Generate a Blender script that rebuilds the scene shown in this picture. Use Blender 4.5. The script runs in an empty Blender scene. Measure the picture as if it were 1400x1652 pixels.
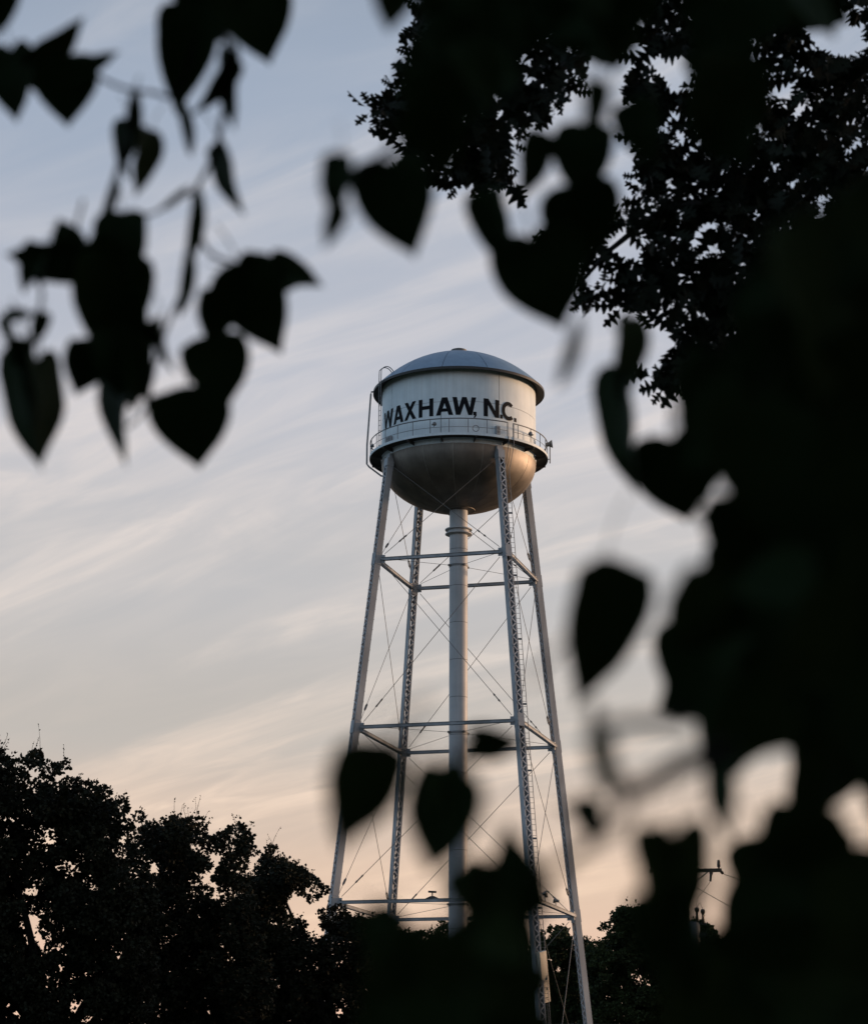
import bpy, math, random
import numpy as np
from mathutils import Vector, Matrix

# ------------------------------------------------------------------ camera
scene = bpy.context.scene
FPX, PITCH, YAW, ROLL = 3680.76, 0.26302, -0.011166, 0.004429   # solved from the tower's nodes
PW, PH = 1400.0, 1652.0
EYE = 1.7
cyw, syw, cpt, spt = math.cos(YAW), math.sin(YAW), math.cos(PITCH), math.sin(PITCH)
FWD = np.array([syw*cpt, cyw*cpt, spt])
_r = np.array([cyw, -syw, 0.0]); _u = np.cross(_r, FWD)
RGT = _r*math.cos(ROLL) + _u*math.sin(ROLL)
UPV = -_r*math.sin(ROLL) + _u*math.cos(ROLL)
CAM = np.array([0.0, 0.0, EYE])
cam_data = bpy.data.cameras.new('camera')
cam = bpy.data.objects.new('camera', cam_data)
scene.collection.objects.link(cam)
cam.matrix_world = Matrix(((RGT[0], UPV[0], -FWD[0], CAM[0]), (RGT[1], UPV[1], -FWD[1], CAM[1]),
                           (RGT[2], UPV[2], -FWD[2], CAM[2]), (0, 0, 0, 1)))
cam_data.sensor_fit = 'VERTICAL'
cam_data.sensor_height = 36.0
cam_data.lens = FPX/PH*36.0
cam_data.clip_start = 0.05
cam_data.clip_end = 12000
cam_data.dof.use_dof = True
cam_data.dof.focus_distance = 131.0
cam_data.dof.aperture_fstop = 3.9
scene.camera = cam
scene.render.resolution_x, scene.render.resolution_y = 867, 1024

# ------------------------------------------------------------------ sky, sun, exposure
def lin(r, g, b):
    f = lambda c: (c/255/12.92) if c <= 10.3 else ((c/255+0.055)/1.055)**2.4
    return (f(r), f(g), f(b), 1.0)

SUN_AZ, SUN_EL = math.radians(69), math.radians(2.5)     # azimuth from +Y towards +X
world = bpy.data.worlds.new('World'); scene.world = world; world.use_nodes = True
wt = world.node_tree; wn, wl = wt.nodes, wt.links
for n in list(wn): wn.remove(n)
def N(t, **kw):
    n = wn.new(t)
    for k, v in kw.items(): setattr(n, k, v)
    return n
def M(op, a, b=None, c=None):
    n = N('ShaderNodeMath', operation=op)
    for i, v in enumerate((a, b, c)):
        if v is None: continue
        if isinstance(v, (int, float)): n.inputs[i].default_value = v
        else: wl.new(v, n.inputs[i])
    return n.outputs[0]
out = N('ShaderNodeOutputWorld'); bg = N('ShaderNodeBackground')
tc = N('ShaderNodeTexCoord'); sep = N('ShaderNodeSeparateXYZ')
wl.new(tc.outputs['Generated'], sep.inputs[0])
X, Y, Z = sep.outputs
# the veil of thin high cloud that gives the evening sky its colour, by elevation
ramp = N('ShaderNodeValToRGB'); ramp.color_ramp.interpolation = 'EASE'
stops = [(0.0, (235, 192, 170)), (0.055, (234, 193, 171)), (0.10, (221, 192, 172)), (0.128, (208, 187, 173)),
         (0.165, (188, 181, 176)), (0.235, (189, 187, 189)), (0.32, (181, 185, 197)), (0.42, (157, 169, 188)),
         (0.52, (136, 149, 168)), (0.75, (112, 128, 154)), (1.0, (98, 116, 146))]
el = ramp.color_ramp.elements
while len(el) < len(stops): el.new(0.5)
for e, (p, c) in zip(el, stops): e.position = p; e.color = lin(*c)
wl.new(Z, ramp.inputs[0])
# away from the sunset a cooler veil, brightened out of view to blue the shell
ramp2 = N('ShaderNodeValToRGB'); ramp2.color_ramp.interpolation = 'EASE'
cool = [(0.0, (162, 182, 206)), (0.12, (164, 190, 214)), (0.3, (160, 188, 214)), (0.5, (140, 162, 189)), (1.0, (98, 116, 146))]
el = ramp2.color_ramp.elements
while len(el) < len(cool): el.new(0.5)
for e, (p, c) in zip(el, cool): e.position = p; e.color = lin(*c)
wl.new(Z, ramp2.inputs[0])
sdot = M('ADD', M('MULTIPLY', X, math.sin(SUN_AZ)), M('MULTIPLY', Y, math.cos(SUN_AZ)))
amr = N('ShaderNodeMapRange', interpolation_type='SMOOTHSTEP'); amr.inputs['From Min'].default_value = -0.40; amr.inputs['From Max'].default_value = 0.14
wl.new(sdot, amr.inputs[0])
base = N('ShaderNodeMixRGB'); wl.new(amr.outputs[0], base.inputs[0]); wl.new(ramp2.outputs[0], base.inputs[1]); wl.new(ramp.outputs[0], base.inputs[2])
# streaks of cirrus on a flat layer overhead
zz = M('ADD', M('MAXIMUM', Z, 0.0), 0.25)
u = M('DIVIDE', X, zz); v = M('DIVIDE', Y, zz)
ca, sa = math.cos(math.radians(-35)), math.sin(math.radians(-35))
along = M('ADD', M('MULTIPLY', u, ca), M('MULTIPLY', v, sa))
across = M('ADD', M('MULTIPLY', u, -sa), M('MULTIPLY', v, ca))
def cirrus(sx, sy, off, lo, hi, dist=0.5, det=7):
    cmb = N('ShaderNodeCombineXYZ')
    wl.new(M('MULTIPLY', along, sx), cmb.inputs[0]); wl.new(M('MULTIPLY', across, sy), cmb.inputs[1]); cmb.inputs[2].default_value = off
    nz = N('ShaderNodeTexNoise'); nz.inputs['Scale'].default_value = 1.0; nz.inputs['Detail'].default_value = det
    nz.inputs['Roughness'].default_value = 0.52; nz.inputs['Distortion'].default_value = dist
    wl.new(cmb.outputs[0], nz.inputs['Vector'])
    mr = N('ShaderNodeMapRange', interpolation_type='SMOOTHSTEP')
    mr.inputs['From Min'].default_value = lo; mr.inputs['From Max'].default_value = hi
    wl.new(nz.outputs[0], mr.inputs[0]); return mr.outputs[0]
c1 = cirrus(0.85, 4.0, 3.1, 0.43, 0.66, 0.9, 8)
c2 = cirrus(4.2, 13.0, 9.7, 0.34, 0.72, 1.3, 10)
c3 = cirrus(0.5, 2.0, 14.2, 0.40, 0.70)
cl = M('MULTIPLY', M('ADD', M('MULTIPLY', c1, 0.35), M('ADD', M('MULTIPLY', M('MULTIPLY', c1, c2), 0.75), M('MULTIPLY', M('MULTIPLY', c3, c2), 0.35))), 0.95)
cramp = N('ShaderNodeValToRGB')
cst = [(0.0, (246, 208, 180)), (0.11, (238, 209, 186)), (0.2, (225, 212, 203)), (0.32, (212, 207, 209)), (0.6, (184, 190, 200)), (1.0, (150, 160, 180))]
el = cramp.color_ramp.elements
while len(el) < len(cst): el.new(0.5)
for e, (p, c) in zip(el, cst): e.position = p; e.color = lin(*c)
wl.new(Z, cramp.inputs[0])
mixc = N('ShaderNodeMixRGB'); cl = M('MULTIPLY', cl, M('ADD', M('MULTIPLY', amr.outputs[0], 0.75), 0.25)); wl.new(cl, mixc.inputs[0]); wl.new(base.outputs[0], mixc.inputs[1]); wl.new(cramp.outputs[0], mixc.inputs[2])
# clear-air sky with the low sun, added under the veil (brightens the side where the sun sets)
sky = N('ShaderNodeTexSky', sky_type='NISHITA', sun_disc=False)
sky.sun_elevation = SUN_EL; sky.sun_rotation = SUN_AZ; sky.dust_density = 2.0; sky.air_density = 1.0
SKY_STRENGTH, VEIL = 0.03, 1.0
scl = N('ShaderNodeMixRGB', blend_type='MULTIPLY'); scl.inputs[0].default_value = 1
wl.new(sky.outputs[0], scl.inputs[1]); scl.inputs[2].default_value = (SKY_STRENGTH,)*3 + (1,)
vl = N('ShaderNodeMixRGB', blend_type='MULTIPLY'); vl.inputs[0].default_value = 1
wl.new(mixc.outputs[0], vl.inputs[1]); vl.inputs[2].default_value = (VEIL,)*3 + (1,)
addc = N('ShaderNodeMixRGB', blend_type='ADD'); addc.inputs[0].default_value = 1
wl.new(scl.outputs[0], addc.inputs[1]); wl.new(vl.outputs[0], addc.inputs[2])
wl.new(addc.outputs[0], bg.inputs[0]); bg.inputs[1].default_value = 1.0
wl.new(bg.outputs[0], out.inputs[0])

sun_data = bpy.data.lights.new('sun', 'SUN'); sun_data.energy = 3.6; sun_data.angle = math.radians(6)
sun_data.color = (1.0, 0.64, 0.40)
sun = bpy.data.objects.new('sun', sun_data); scene.collection.objects.link(sun)
sdir = Vector((math.sin(SUN_AZ)*math.cos(SUN_EL), math.cos(SUN_AZ)*math.cos(SUN_EL), math.sin(SUN_EL)))
sun.rotation_euler = sdir.to_track_quat('Z', 'Y').to_euler()
sun.location = (150, 60, 60)
vs = scene.view_settings
vs.view_transform = 'Standard'; vs.look = 'None'; vs.exposure = 0.0; vs.gamma = 1.0; vs.use_curve_mapping = False
scene.cycles.use_denoising = True
scene.cycles.max_bounces = 6

# ------------------------------------------------------------------ helpers
COL = scene.collection
rng = random.Random(7); nrg = np.random.default_rng(11)
V = lambda *a: np.array(a, float)
def unit(a): a = np.asarray(a, float); return a/np.linalg.norm(a)
def at(x, y, d):
    """world point seen at photo pixel x, y, d metres along the optical axis"""
    return CAM + d*(FWD + RGT*((x-PW/2)/FPX) + UPV*((PH/2-y)/FPX))
def pix(P):
    P = np.atleast_2d(P) - CAM; d = P@FWD; dd = np.where(np.abs(d) < 1e-6, 1e-6, d)
    return PW/2 + FPX*(P@RGT)/dd, PH/2 - FPX*(P@UPV)/dd, d

def mat(name, col, rough=0.6, metal=0.0, var=0.25, scale=3.0, col2=None, stretch=(1, 1, 1), bump=0.0, coords='Object', spec=0.5):
    m = bpy.data.materials.new(name); m.use_nodes = True
    t = m.node_tree; b = t.nodes['Principled BSDF']
    b.inputs['Roughness'].default_value = rough; b.inputs['Metallic'].default_value = metal
    b.inputs['Specular IOR Level'].default_value = spec
    tcn = t.nodes.new('ShaderNodeTexCoord'); mp = t.nodes.new('ShaderNodeMapping'); mp.inputs['Scale'].default_value = stretch
    nz = t.nodes.new('ShaderNodeTexNoise'); nz.inputs['Scale'].default_value = scale; nz.inputs['Detail'].default_value = 6
    t.links.new(tcn.outputs[coords], mp.inputs[0]); t.links.new(mp.outputs[0], nz.inputs['Vector'])
    r = t.nodes.new('ShaderNodeValToRGB')
    c2 = col2 or tuple(c*(1-var) for c in col)
    r.color_ramp.elements[0].position = 0.32; r.color_ramp.elements[1].position = 0.68
    r.color_ramp.elements[0].color = tuple(c2) + (1,); r.color_ramp.elements[1].color = tuple(col) + (1,)
    t.links.new(nz.outputs[0], r.inputs[0]); t.links.new(r.outputs[0], b.inputs['Base Color'])
    if bump:
        bp = t.nodes.new('ShaderNodeBump'); bp.inputs['Strength'].default_value = bump
        t.links.new(nz.outputs[0], bp.inputs['Height']); t.links.new(bp.outputs[0], b.inputs['Normal'])
    return m

def tank_mat(name, col, col2, rough, metal):
    """weathered tank paint: broad patches, vertical run streaks and a few rust specks"""
    m = mat(name, col, rough, metal, scale=0.9, col2=col2)
    t = m.node_tree; b = t.nodes['Principled BSDF']
    src = b.inputs['Base Color'].links[0].from_socket
    tcn = t.nodes.new('ShaderNodeTexCoord'); mp = t.nodes.new('ShaderNodeMapping'); mp.inputs['Scale'].default_value = (3.2, 3.2, 0.16)
    nz = t.nodes.new('ShaderNodeTexNoise'); nz.inputs['Scale'].default_value = 2.2; nz.inputs['Detail'].default_value = 5
    t.links.new(tcn.outputs['Object'], mp.inputs[0]); t.links.new(mp.outputs[0], nz.inputs['Vector'])
    r = t.nodes.new('ShaderNodeValToRGB'); r.color_ramp.elements[0].position = 0.35; r.color_ramp.elements[1].position = 0.62
    r.color_ramp.elements[0].color = (0.80, 0.79, 0.77, 1); r.color_ramp.elements[1].color = (1, 1, 1, 1)
    t.links.new(nz.outputs[0], r.inputs[0])
    mx = t.nodes.new('ShaderNodeMixRGB'); mx.blend_type = 'MULTIPLY'; mx.inputs[0].default_value = 0.4
    t.links.new(src, mx.inputs[1]); t.links.new(r.outputs[0], mx.inputs[2])
    n2 = t.nodes.new('ShaderNodeTexNoise'); n2.inputs['Scale'].default_value = 2.6; n2.inputs['Detail'].default_value = 8; n2.inputs['Roughness'].default_value = 0.7
    t.links.new(tcn.outputs['Object'], n2.inputs['Vector'])
    r2 = t.nodes.new('ShaderNodeValToRGB'); r2.color_ramp.elements[0].position = 0.66; r2.color_ramp.elements[1].position = 0.76
    r2.color_ramp.elements[0].color = (0, 0, 0, 1); r2.color_ramp.elements[1].color = (0.6, 0.6, 0.6, 1)
    t.links.new(n2.outputs[0], r2.inputs[0])
    mx2 = t.nodes.new('ShaderNodeMixRGB'); t.links.new(r2.outputs[0], mx2.inputs[0]); t.links.new(mx.outputs[0], mx2.inputs[1])
    mx2.inputs[2].default_value = (0.16, 0.10, 0.07, 1)
    t.links.new(mx2.outputs[0], b.inputs['Base Color'])
    return m

class MB:
    def __init__(s): s.v = []; s.f = []
    def add(s, vs, fs):
        o = len(s.v); s.v += [tuple(map(float, p)) for p in vs]; s.f += [tuple(i+o for i in f) for f in fs]; return s
    def prism(s, p0, p1, ex, ey, hx, hy, hx1=None, hy1=None):
        p0, p1 = np.asarray(p0, float), np.asarray(p1, float); hx1 = hx if hx1 is None else hx1; hy1 = hy if hy1 is None else hy1
        vs = [p0+ex*a*hx+ey*b*hy for a, b in ((-1, -1), (1, -1), (1, 1), (-1, 1))] + [p1+ex*a*hx1+ey*b*hy1 for a, b in ((-1, -1), (1, -1), (1, 1), (-1, 1))]
        return s.add(vs, [(3, 2, 1, 0), (4, 5, 6, 7), (0, 1, 5, 4), (1, 2, 6, 5), (2, 3, 7, 6), (3, 0, 4, 7)])
    def bar(s, p0, p1, hx, hy, ref=(0, 0, 1)):
        d = unit(np.asarray(p1, float)-np.asarray(p0, float)); ref = np.asarray(ref, float)
        if abs(d@unit(ref)) > 0.98: ref = V(1, 0, 0)
        ex = unit(np.cross(d, ref)); ey = np.cross(ex, d); return s.prism(p0, p1, ex, ey, hx, hy)
    def box(s, c, h, rz=0.0):
        c = np.asarray(c, float); ex = V(math.cos(rz), math.sin(rz), 0); ey = V(-math.sin(rz), math.cos(rz), 0)
        return s.prism(c-V(0, 0, h[2]), c+V(0, 0, h[2]), ex, ey, h[0], h[1])
    def tube(s, pts, rad, n=8, cap=True):
        pts = [np.asarray(p, float) for p in pts]
        rads = list(rad) if hasattr(rad, '__len__') else [rad]*len(pts)
        base = len(s.v); ref = V(0.13, 0.21, 0.97); rings = []
        for i, p in enumerate(pts):
            a = pts[max(i-1, 0)]; b = pts[min(i+1, len(pts)-1)]; d = unit(b-a)
            rf = ref if abs(d@ref) < 0.95 else V(1, 0.1, 0)
            ex = unit(np.cross(d, rf)); ey = np.cross(d, ex)
            s.v += [tuple(p+rads[i]*(ex*math.cos(2*math.pi*k/n)+ey*math.sin(2*math.pi*k/n))) for k in range(n)]
        for i in range(len(pts)-1):
            for k in range(n):
                a = base+i*n+k; b = base+i*n+(k+1) % n
                s.f.append((a, b, b+n, a+n))
        if cap:
            s.f.append(tuple(base+k for k in range(n))[::-1]); s.f.append(tuple(base+(len(pts)-1)*n+k for k in range(n)))
        return s
    def lathe(s, prof, n=96, c=(0, 0, 0), closed=False):
        base = len(s.v); m = len(prof)
        for k in range(n):
            a = 2*math.pi*k/n
            for r, z in prof: s.v.append((c[0]+r*math.cos(a), c[1]+r*math.sin(a), c[2]+z))
        for k in range(n):
            k2 = (k+1) % n
            for i in range(m if closed else m-1):
                j = (i+1) % m
                s.f.append((base+k*m+i, base+k2*m+i, base+k2*m+j, base+k*m+j))
        return s
    def build(s, name, material, parent=None, smooth=False):
        me = bpy.data.meshes.new(name); me.from_pydata(s.v, [], s.f); me.update()
        return link(name, me, material, parent, smooth)
def link(name, me, material, parent=None, smooth=False):
    if material and not me.materials: me.materials.append(material)
    if smooth:
        me.polygons.foreach_set('use_smooth', [True]*len(me.polygons))
        try: me.set_sharp_from_angle(angle=math.radians(35))
        except Exception: pass
    o = bpy.data.objects.new(name, me); COL.objects.link(o)
    if parent: o.parent = parent
    return o
def thing(name, label, cat, loc=(0, 0, 0), group=None):
    o = bpy.data.objects.new(name, None); COL.objects.link(o); o.location = loc; o.empty_display_size = 0.3
    o['label'] = label; o['category'] = cat
    if group: o['group'] = group
    return o
def tag(o, label, cat, group=None):
    o['label'] = label; o['category'] = cat
    if group: o['group'] = group
    return o
def np_mesh(name, verts, faces):
    """fast mesh from numpy arrays; faces all of one size"""
    me = bpy.data.meshes.new(name); nv, nf, k = len(verts), len(faces), faces.shape[1]
    me.vertices.add(nv); me.vertices.foreach_set('co', np.ascontiguousarray(verts, np.float32).ravel())
    me.loops.add(nf*k); me.loops.foreach_set('vertex_index', np.ascontiguousarray(faces, np.int32).ravel())
    me.polygons.add(nf); me.polygons.foreach_set('loop_start', np.arange(0, nf*k, k, dtype=np.int32))
    me.update(calc_edges=True); return me

# ------------------------------------------------------------------ materials
m_shell = tank_mat('tank paint', (0.72, 0.80, 0.83), (0.61, 0.70, 0.74), 0.5, 0.0)
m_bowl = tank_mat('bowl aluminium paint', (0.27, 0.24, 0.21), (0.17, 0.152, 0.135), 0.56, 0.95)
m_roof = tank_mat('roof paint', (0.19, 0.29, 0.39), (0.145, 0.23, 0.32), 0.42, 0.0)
m_weld = mat('weld bead paint', (0.42, 0.40, 0.36), 0.5, 0.3)
m_seam = mat('seam dark', (0.10, 0.10, 0.10), 0.8)
m_steel = mat('tower steel paint', (0.34, 0.36, 0.38), 0.5, 0.1, 0.4, 1.3, stretch=(1, 1, 0.3))
m_lace = mat('lacing steel paint', (0.44, 0.46, 0.49), 0.5, 0.1, 0.3, 2.0)
m_rod = mat('rod steel', (0.16, 0.155, 0.15), 0.55, 0.3, 0.3, 2.0)
m_riser = tank_mat('riser paint', (0.44, 0.45, 0.46), (0.35, 0.365, 0.38), 0.5, 0.0)
m_letter = mat('black lettering paint', (0.006, 0.007, 0.010), 0.7, 0, 0.3, 2.0, spec=0.15)
m_rail = mat('railing steel', (0.20, 0.205, 0.21), 0.55, 0.2, 0.3, 3.0)
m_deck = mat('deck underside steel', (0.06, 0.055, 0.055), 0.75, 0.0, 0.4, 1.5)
m_cab = mat('cream cabinet paint', (0.66, 0.58, 0.46), 0.5, 0, 0.15, 2.0)
m_conc = mat('concrete', (0.34, 0.33, 0.31), 0.9, 0, 0.3, 3.0, bump=0.2)
m_dark = mat('dark fitting', (0.03, 0.03, 0.03), 0.5, 0.2)
m_lens = mat('lamp glass', (0.35, 0.34, 0.32), 0.15, 0, 0.1)
m_bark = mat('bark', (0.022, 0.018, 0.014), 0.9, 0, 0.4, 9.0, stretch=(1, 1, 0.25), bump=0.6)
m_wood = mat('weathered pole wood', (0.11, 0.085, 0.065), 0.9, 0, 0.4, 6.0, stretch=(1, 1, 0.15), bump=0.3)
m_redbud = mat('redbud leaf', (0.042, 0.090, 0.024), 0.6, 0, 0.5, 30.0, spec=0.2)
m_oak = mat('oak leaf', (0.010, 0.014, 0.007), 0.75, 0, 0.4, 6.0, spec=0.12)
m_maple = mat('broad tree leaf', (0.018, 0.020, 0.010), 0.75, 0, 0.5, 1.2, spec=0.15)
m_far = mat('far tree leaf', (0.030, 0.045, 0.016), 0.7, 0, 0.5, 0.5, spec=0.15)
m_grass = mat('grass ground', (0.045, 0.055, 0.022), 0.95, 0, 0.5, 0.15, bump=0.3)
m_tin = mat('pale metal cladding', (0.52, 0.54, 0.54), 0.5, 0.1, 0.15, 1.0)
m_tinroof = mat('pale metal roof', (0.40, 0.44, 0.45), 0.45, 0.2, 0.15, 1.0)
m_glass = mat('dark window glass', (0.02, 0.025, 0.03), 0.1, 0, 0.2)
m_porc = mat('brown porcelain', (0.05, 0.025, 0.018), 0.3, 0, 0.2)

# ------------------------------------------------------------------ ground
def make_ground():
    n = 90; r = np.concatenate([np.linspace(0, 260, 40), np.geomspace(280, 8000, 20)])
    vs = [(0, 60, 0)]; fs = []
    for i, R in enumerate(r[1:]):
        for k in range(n):
            a = 2*math.pi*k/n; x, y = R*math.cos(a), 60+R*math.sin(a)
            z = 0.12*math.sin(x*0.11+1)*math.cos(y*0.09) if R < 260 else 0
            vs.append((x, y, z-0.12 if R > 3 else -0.1))
    for k in range(n): fs.append((0, 1+k, 1+(k+1) % n))
    for i in range(len(r)-2):
        for k in range(n):
            a = 1+i*n+k; b = 1+i*n+(k+1) % n; fs.append((a, a+n, b+n, b))
    me = bpy.data.meshes.new('ground'); me.from_pydata(vs, [], fs); me.update()
    o = link('ground', me, m_grass); o['kind'] = 'structure'
make_ground()

# ------------------------------------------------------------------ water tower
TX, TY = 0.0, 129.0
H = lambda z: z+EYE                     # heights measured from the eye
R_SH, R_EAVE, R_BAL = 4.543, 5.064, 5.253
TH = -0.25895
LEG_R = lambda zc: 9.2907-0.12518*zc    # distance of a leg's axis from the tower's axis
ZL = (31.203, 21.425, 11.712)
Z_BASE = -1.2
tower = thing('water_tower', 'tall white steel water tower on four lattice legs, lettered WAXHAW, N.C.', 'water tower', (TX, TY, 0))
def leg_pt(k, zc):
    a = TH+math.pi/4+k*math.pi/2+math.pi; r = LEG_R(zc)
    return V(r*math.cos(a), r*math.sin(a), H(zc))
def cyl(ang, r, zc):
    """ang in degrees, 0 faces the camera, positive to the right"""
    a = math.radians(ang); return V(r*math.sin(a), -r*math.cos(a), H(zc))

def plate_mesh(name, prof, a0, a1, n, thick, material):
    """curved plate: profile of (radius, z) swept between two angles, with real edges"""
    mb = MB(); m = len(prof)
    for side in (0, 1):
        for i in range(n+1):
            a = a0+(a1-a0)*i/n
            for j, (r, z) in enumerate(prof):
                jj0, jj1 = max(j-1, 0), min(j+1, m-1)
                tr, tz = prof[jj1][0]-prof[jj0][0], prof[jj1][1]-prof[jj0][1]; L = math.hypot(tr, tz) or 1
                nr, nz = tz/L, -tr/L
                if side: r, z = r-nr*thick, z-nz*thick
                mb.v.append((r*math.sin(a), -r*math.cos(a), z))
    S = (n+1)*m
    for i in range(n):
        for j in range(m-1):
            a = i*m+j; b = (i+1)*m+j
            mb.f.append((a, b, b+1, a+1)); mb.f.append((S+a, S+a+1, S+b+1, S+b))
        a, b = i*m, (i+1)*m; mb.f.append((a, S+a, S+b, b))
        a, b = i*m+m-1, (i+1)*m+m-1; mb.f.append((a, b, S+b, S+a))
    for j in range(m-1):
        mb.f.append((j, j+1, S+j+1, S+j)); q = n*m+j; mb.f.append((q, S+q, S+q+1, q+1))
    me = bpy.data.meshes.new(name); me.from_pydata(mb.v, [], mb.f); me.update(); me.materials.append(material)
    me.polygons.foreach_set('use_smooth', [True]*len(me.polygons))
    try: me.set_sharp_from_angle(angle=math.radians(40))
    except Exception: pass
    return me
def ring_of_plates(name, me, count, first_deg, parent):
    for i in range(count):
        o = bpy.data.objects.new(name, me); COL.objects.link(o); o.parent = parent
        o.rotation_euler.z = math.radians(first_deg+360*i/count)

Z_SEAM, Z_TOP, Z_EQ = 40.09, 42.20, 37.62
GAP = 0.0036
# shell
shell = MB().lathe([(R_SH-0.03, H(37.5)), (R_SH-0.03, H(42.25))], 120).build('tank_shell', m_seam, tower, True)
q = math.pi/2
up = plate_mesh('shell_plate', [(R_SH, H(Z_SEAM)+0.018), (R_SH, H(41.2)), (R_SH, H(Z_TOP))], GAP, q-GAP, 36, 0.02, m_shell)
lo = plate_mesh('shell_plate', [(R_SH+0.006, H(Z_EQ)), (R_SH+0.006, H(38.8)), (R_SH+0.006, H(Z_SEAM)-0.006)], GAP, q-GAP, 36, 0.02, m_shell)
ring_of_plates('shell_plate', up, 4, 30.8, shell)
ring_of_plates('shell_plate', lo, 4, -13.0, shell)
# roof
Z_E = 42.04
CAPR = 6.9
rise = 2.33
def roof_prof():
    pr = []
    for i in range(15):
        r = R_EAVE*(1-i/14)
        t = r/R_EAVE
        z = Z_E+rise*(1-t**2)*(1+0.13*t*t)
        pr.append((max(r, 0.02), H(z)))
    return pr
RP = roof_prof()
roof = MB().lathe([(r, z-0.035) for r, z in RP], 120).build('roof', m_seam, tower, True)
rpl = plate_mesh('roof_plate', RP, GAP, math.pi/6-GAP, 10, 0.02, m_roof)
ring_of_plates('roof_plate', rpl, 12, -11.0, roof)
MB().lathe([(R_EAVE-0.012, H(Z_E)-0.15), (R_EAVE+0.012, H(Z_E)-0.15), (R_EAVE+0.012, H(Z_E)+0.0), (R_EAVE-0.012, H(Z_E)+0.0)], 120, closed=True).build('eave_shade_trim', m_dark, roof, True)  # trim dropped and darkened to stand in for shade under the eave
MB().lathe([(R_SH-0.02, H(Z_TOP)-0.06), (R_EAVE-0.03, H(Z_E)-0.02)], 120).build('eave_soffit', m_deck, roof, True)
MB().lathe([(0.02, H(44.80)), (0.30, H(44.79)), (0.48, H(44.72)), (0.48, H(44.58)), (0.36, H(44.54)), (0.36, H(44.2))], 32).build('roof_vent', m_rod, roof, True)
# bowl
BC = 2.84
bp = []
for i in range(19):
    s = (math.pi/2)*i/18
    bp.append((max(R_SH*math.cos(s), 0.02), H(Z_EQ-BC*math.sin(s))))
bp = bp[::-1]
bowl = MB().lathe([((r-0.012 if r > 0.1 else r), z+0.01) for r, z in bp], 120).build('tank_bowl', m_weld, tower, True)
bpl = plate_mesh('bowl_plate', bp[2:], GAP, math.pi/8-GAP, 9, 0.02, m_bowl)
ring_of_plates('bowl_plate', bpl, 16, -26.8, bowl)
MB().lathe([(0.03, H(Z_EQ-BC-0.02)), (0.95, H(Z_EQ-BC+0.035)), (0.98, H(Z_EQ-BC+0.09))], 48).build('bowl_crown', m_bowl, bowl, True)

# lettering, painted straight on the curved plates
def letter_polys(ch):
    """strokes of heavy sans capitals on a 1 x 1 cell, as quads"""
    s = 0.265
    d = lambda x0, x1, w: [(x0, 0), (x0+w, 0), (x1+w, 1), (x1, 1)]
    if ch == 'W':
        w = 0.19
        return [[(0, 1), (w, 1), (0.335, 0), (0.335-w, 0)], [(0.17, 0), (0.335, 0), (0.5+w/2, 1), (0.5-w/2, 1)],
                [(0.5-w/2, 1), (0.5+w/2, 1), (0.83, 0), (0.665, 0)], [(0.665, 0), (0.83, 0), (1, 1), (1-w, 1)]]
    if ch == 'A':
        w = 0.255
        return [[(0, 0), (w, 0), (0.5+w*0.46, 1), (0.5-w*0.62, 1)], [(1-w, 0), (1, 0), (0.5+w*0.62, 1), (0.5-w*0.46, 1)],
                [(0.24, 0.2), (0.76, 0.2), (0.70, 0.38), (0.30, 0.38)]]
    if ch == 'X':
        w = 0.28
        return [[(0, 0), (w, 0), (1-0.03, 1), (1-w-0.03, 1)], [(1-w, 0), (1, 0), (w+0.03, 1), (0.03, 1)]]
    if ch == 'H':
        return [[(0, 0), (s, 0), (s, 1), (0, 1)], [(1-s, 0), (1, 0), (1, 1), (1-s, 1)], [(s, 0.41), (1-s, 0.41), (1-s, 0.61), (s, 0.61)]]
    if ch == 'N':
        return [[(0, 0), (s, 0), (s, 1), (0, 1)], [(1-s, 0), (1, 0), (1, 1), (1-s, 1)], [(1-s*1.1, 0), (1-s*0.05, 0), (s*1.1, 1), (s*0.05, 1)]]
    if ch == '.':
        return [[(0, 0), (1, 0), (1, 0.22), (0, 0.22)]]
    if ch == ',':
        return [[(0, 0.0), (1, 0.0), (1, 0.2), (0, 0.2)], [(0.1, -0.14), (0.5, -0.14), (1, 0.0), (0.45, 0.0)]]
    if ch == 'C':
        P = []
        for i in range(18):
            t0, t1 = math.radians(47+i*266/18), math.radians(47+(i+1)*266/18)
            o = lambda t, f, g: (0.53+0.53*f*math.cos(t)*(1.0), 0.5+0.525*g*math.sin(t))
            P.append([o(t0, 1, 1), o(t0, 0.54, 0.60), o(t1, 0.54, 0.60), o(t1, 1, 1)])
        return P
TEXT = [('W', -73.0, -56.6), ('A', -56.0, -44.3), ('X', -43.6, -32.4), ('H', -30.3, -18.6), ('A', -16.6, -4.0), ('W', -4.6, 12.6),
        (',', 10.4, 12.9), ('N', 18.2, 30.6), ('.', 31.3, 33.6), ('C', 32.6, 44.4), ('.', 44.4, 46.9)]
ZB, ZT = 39.262, 40.335
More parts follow.
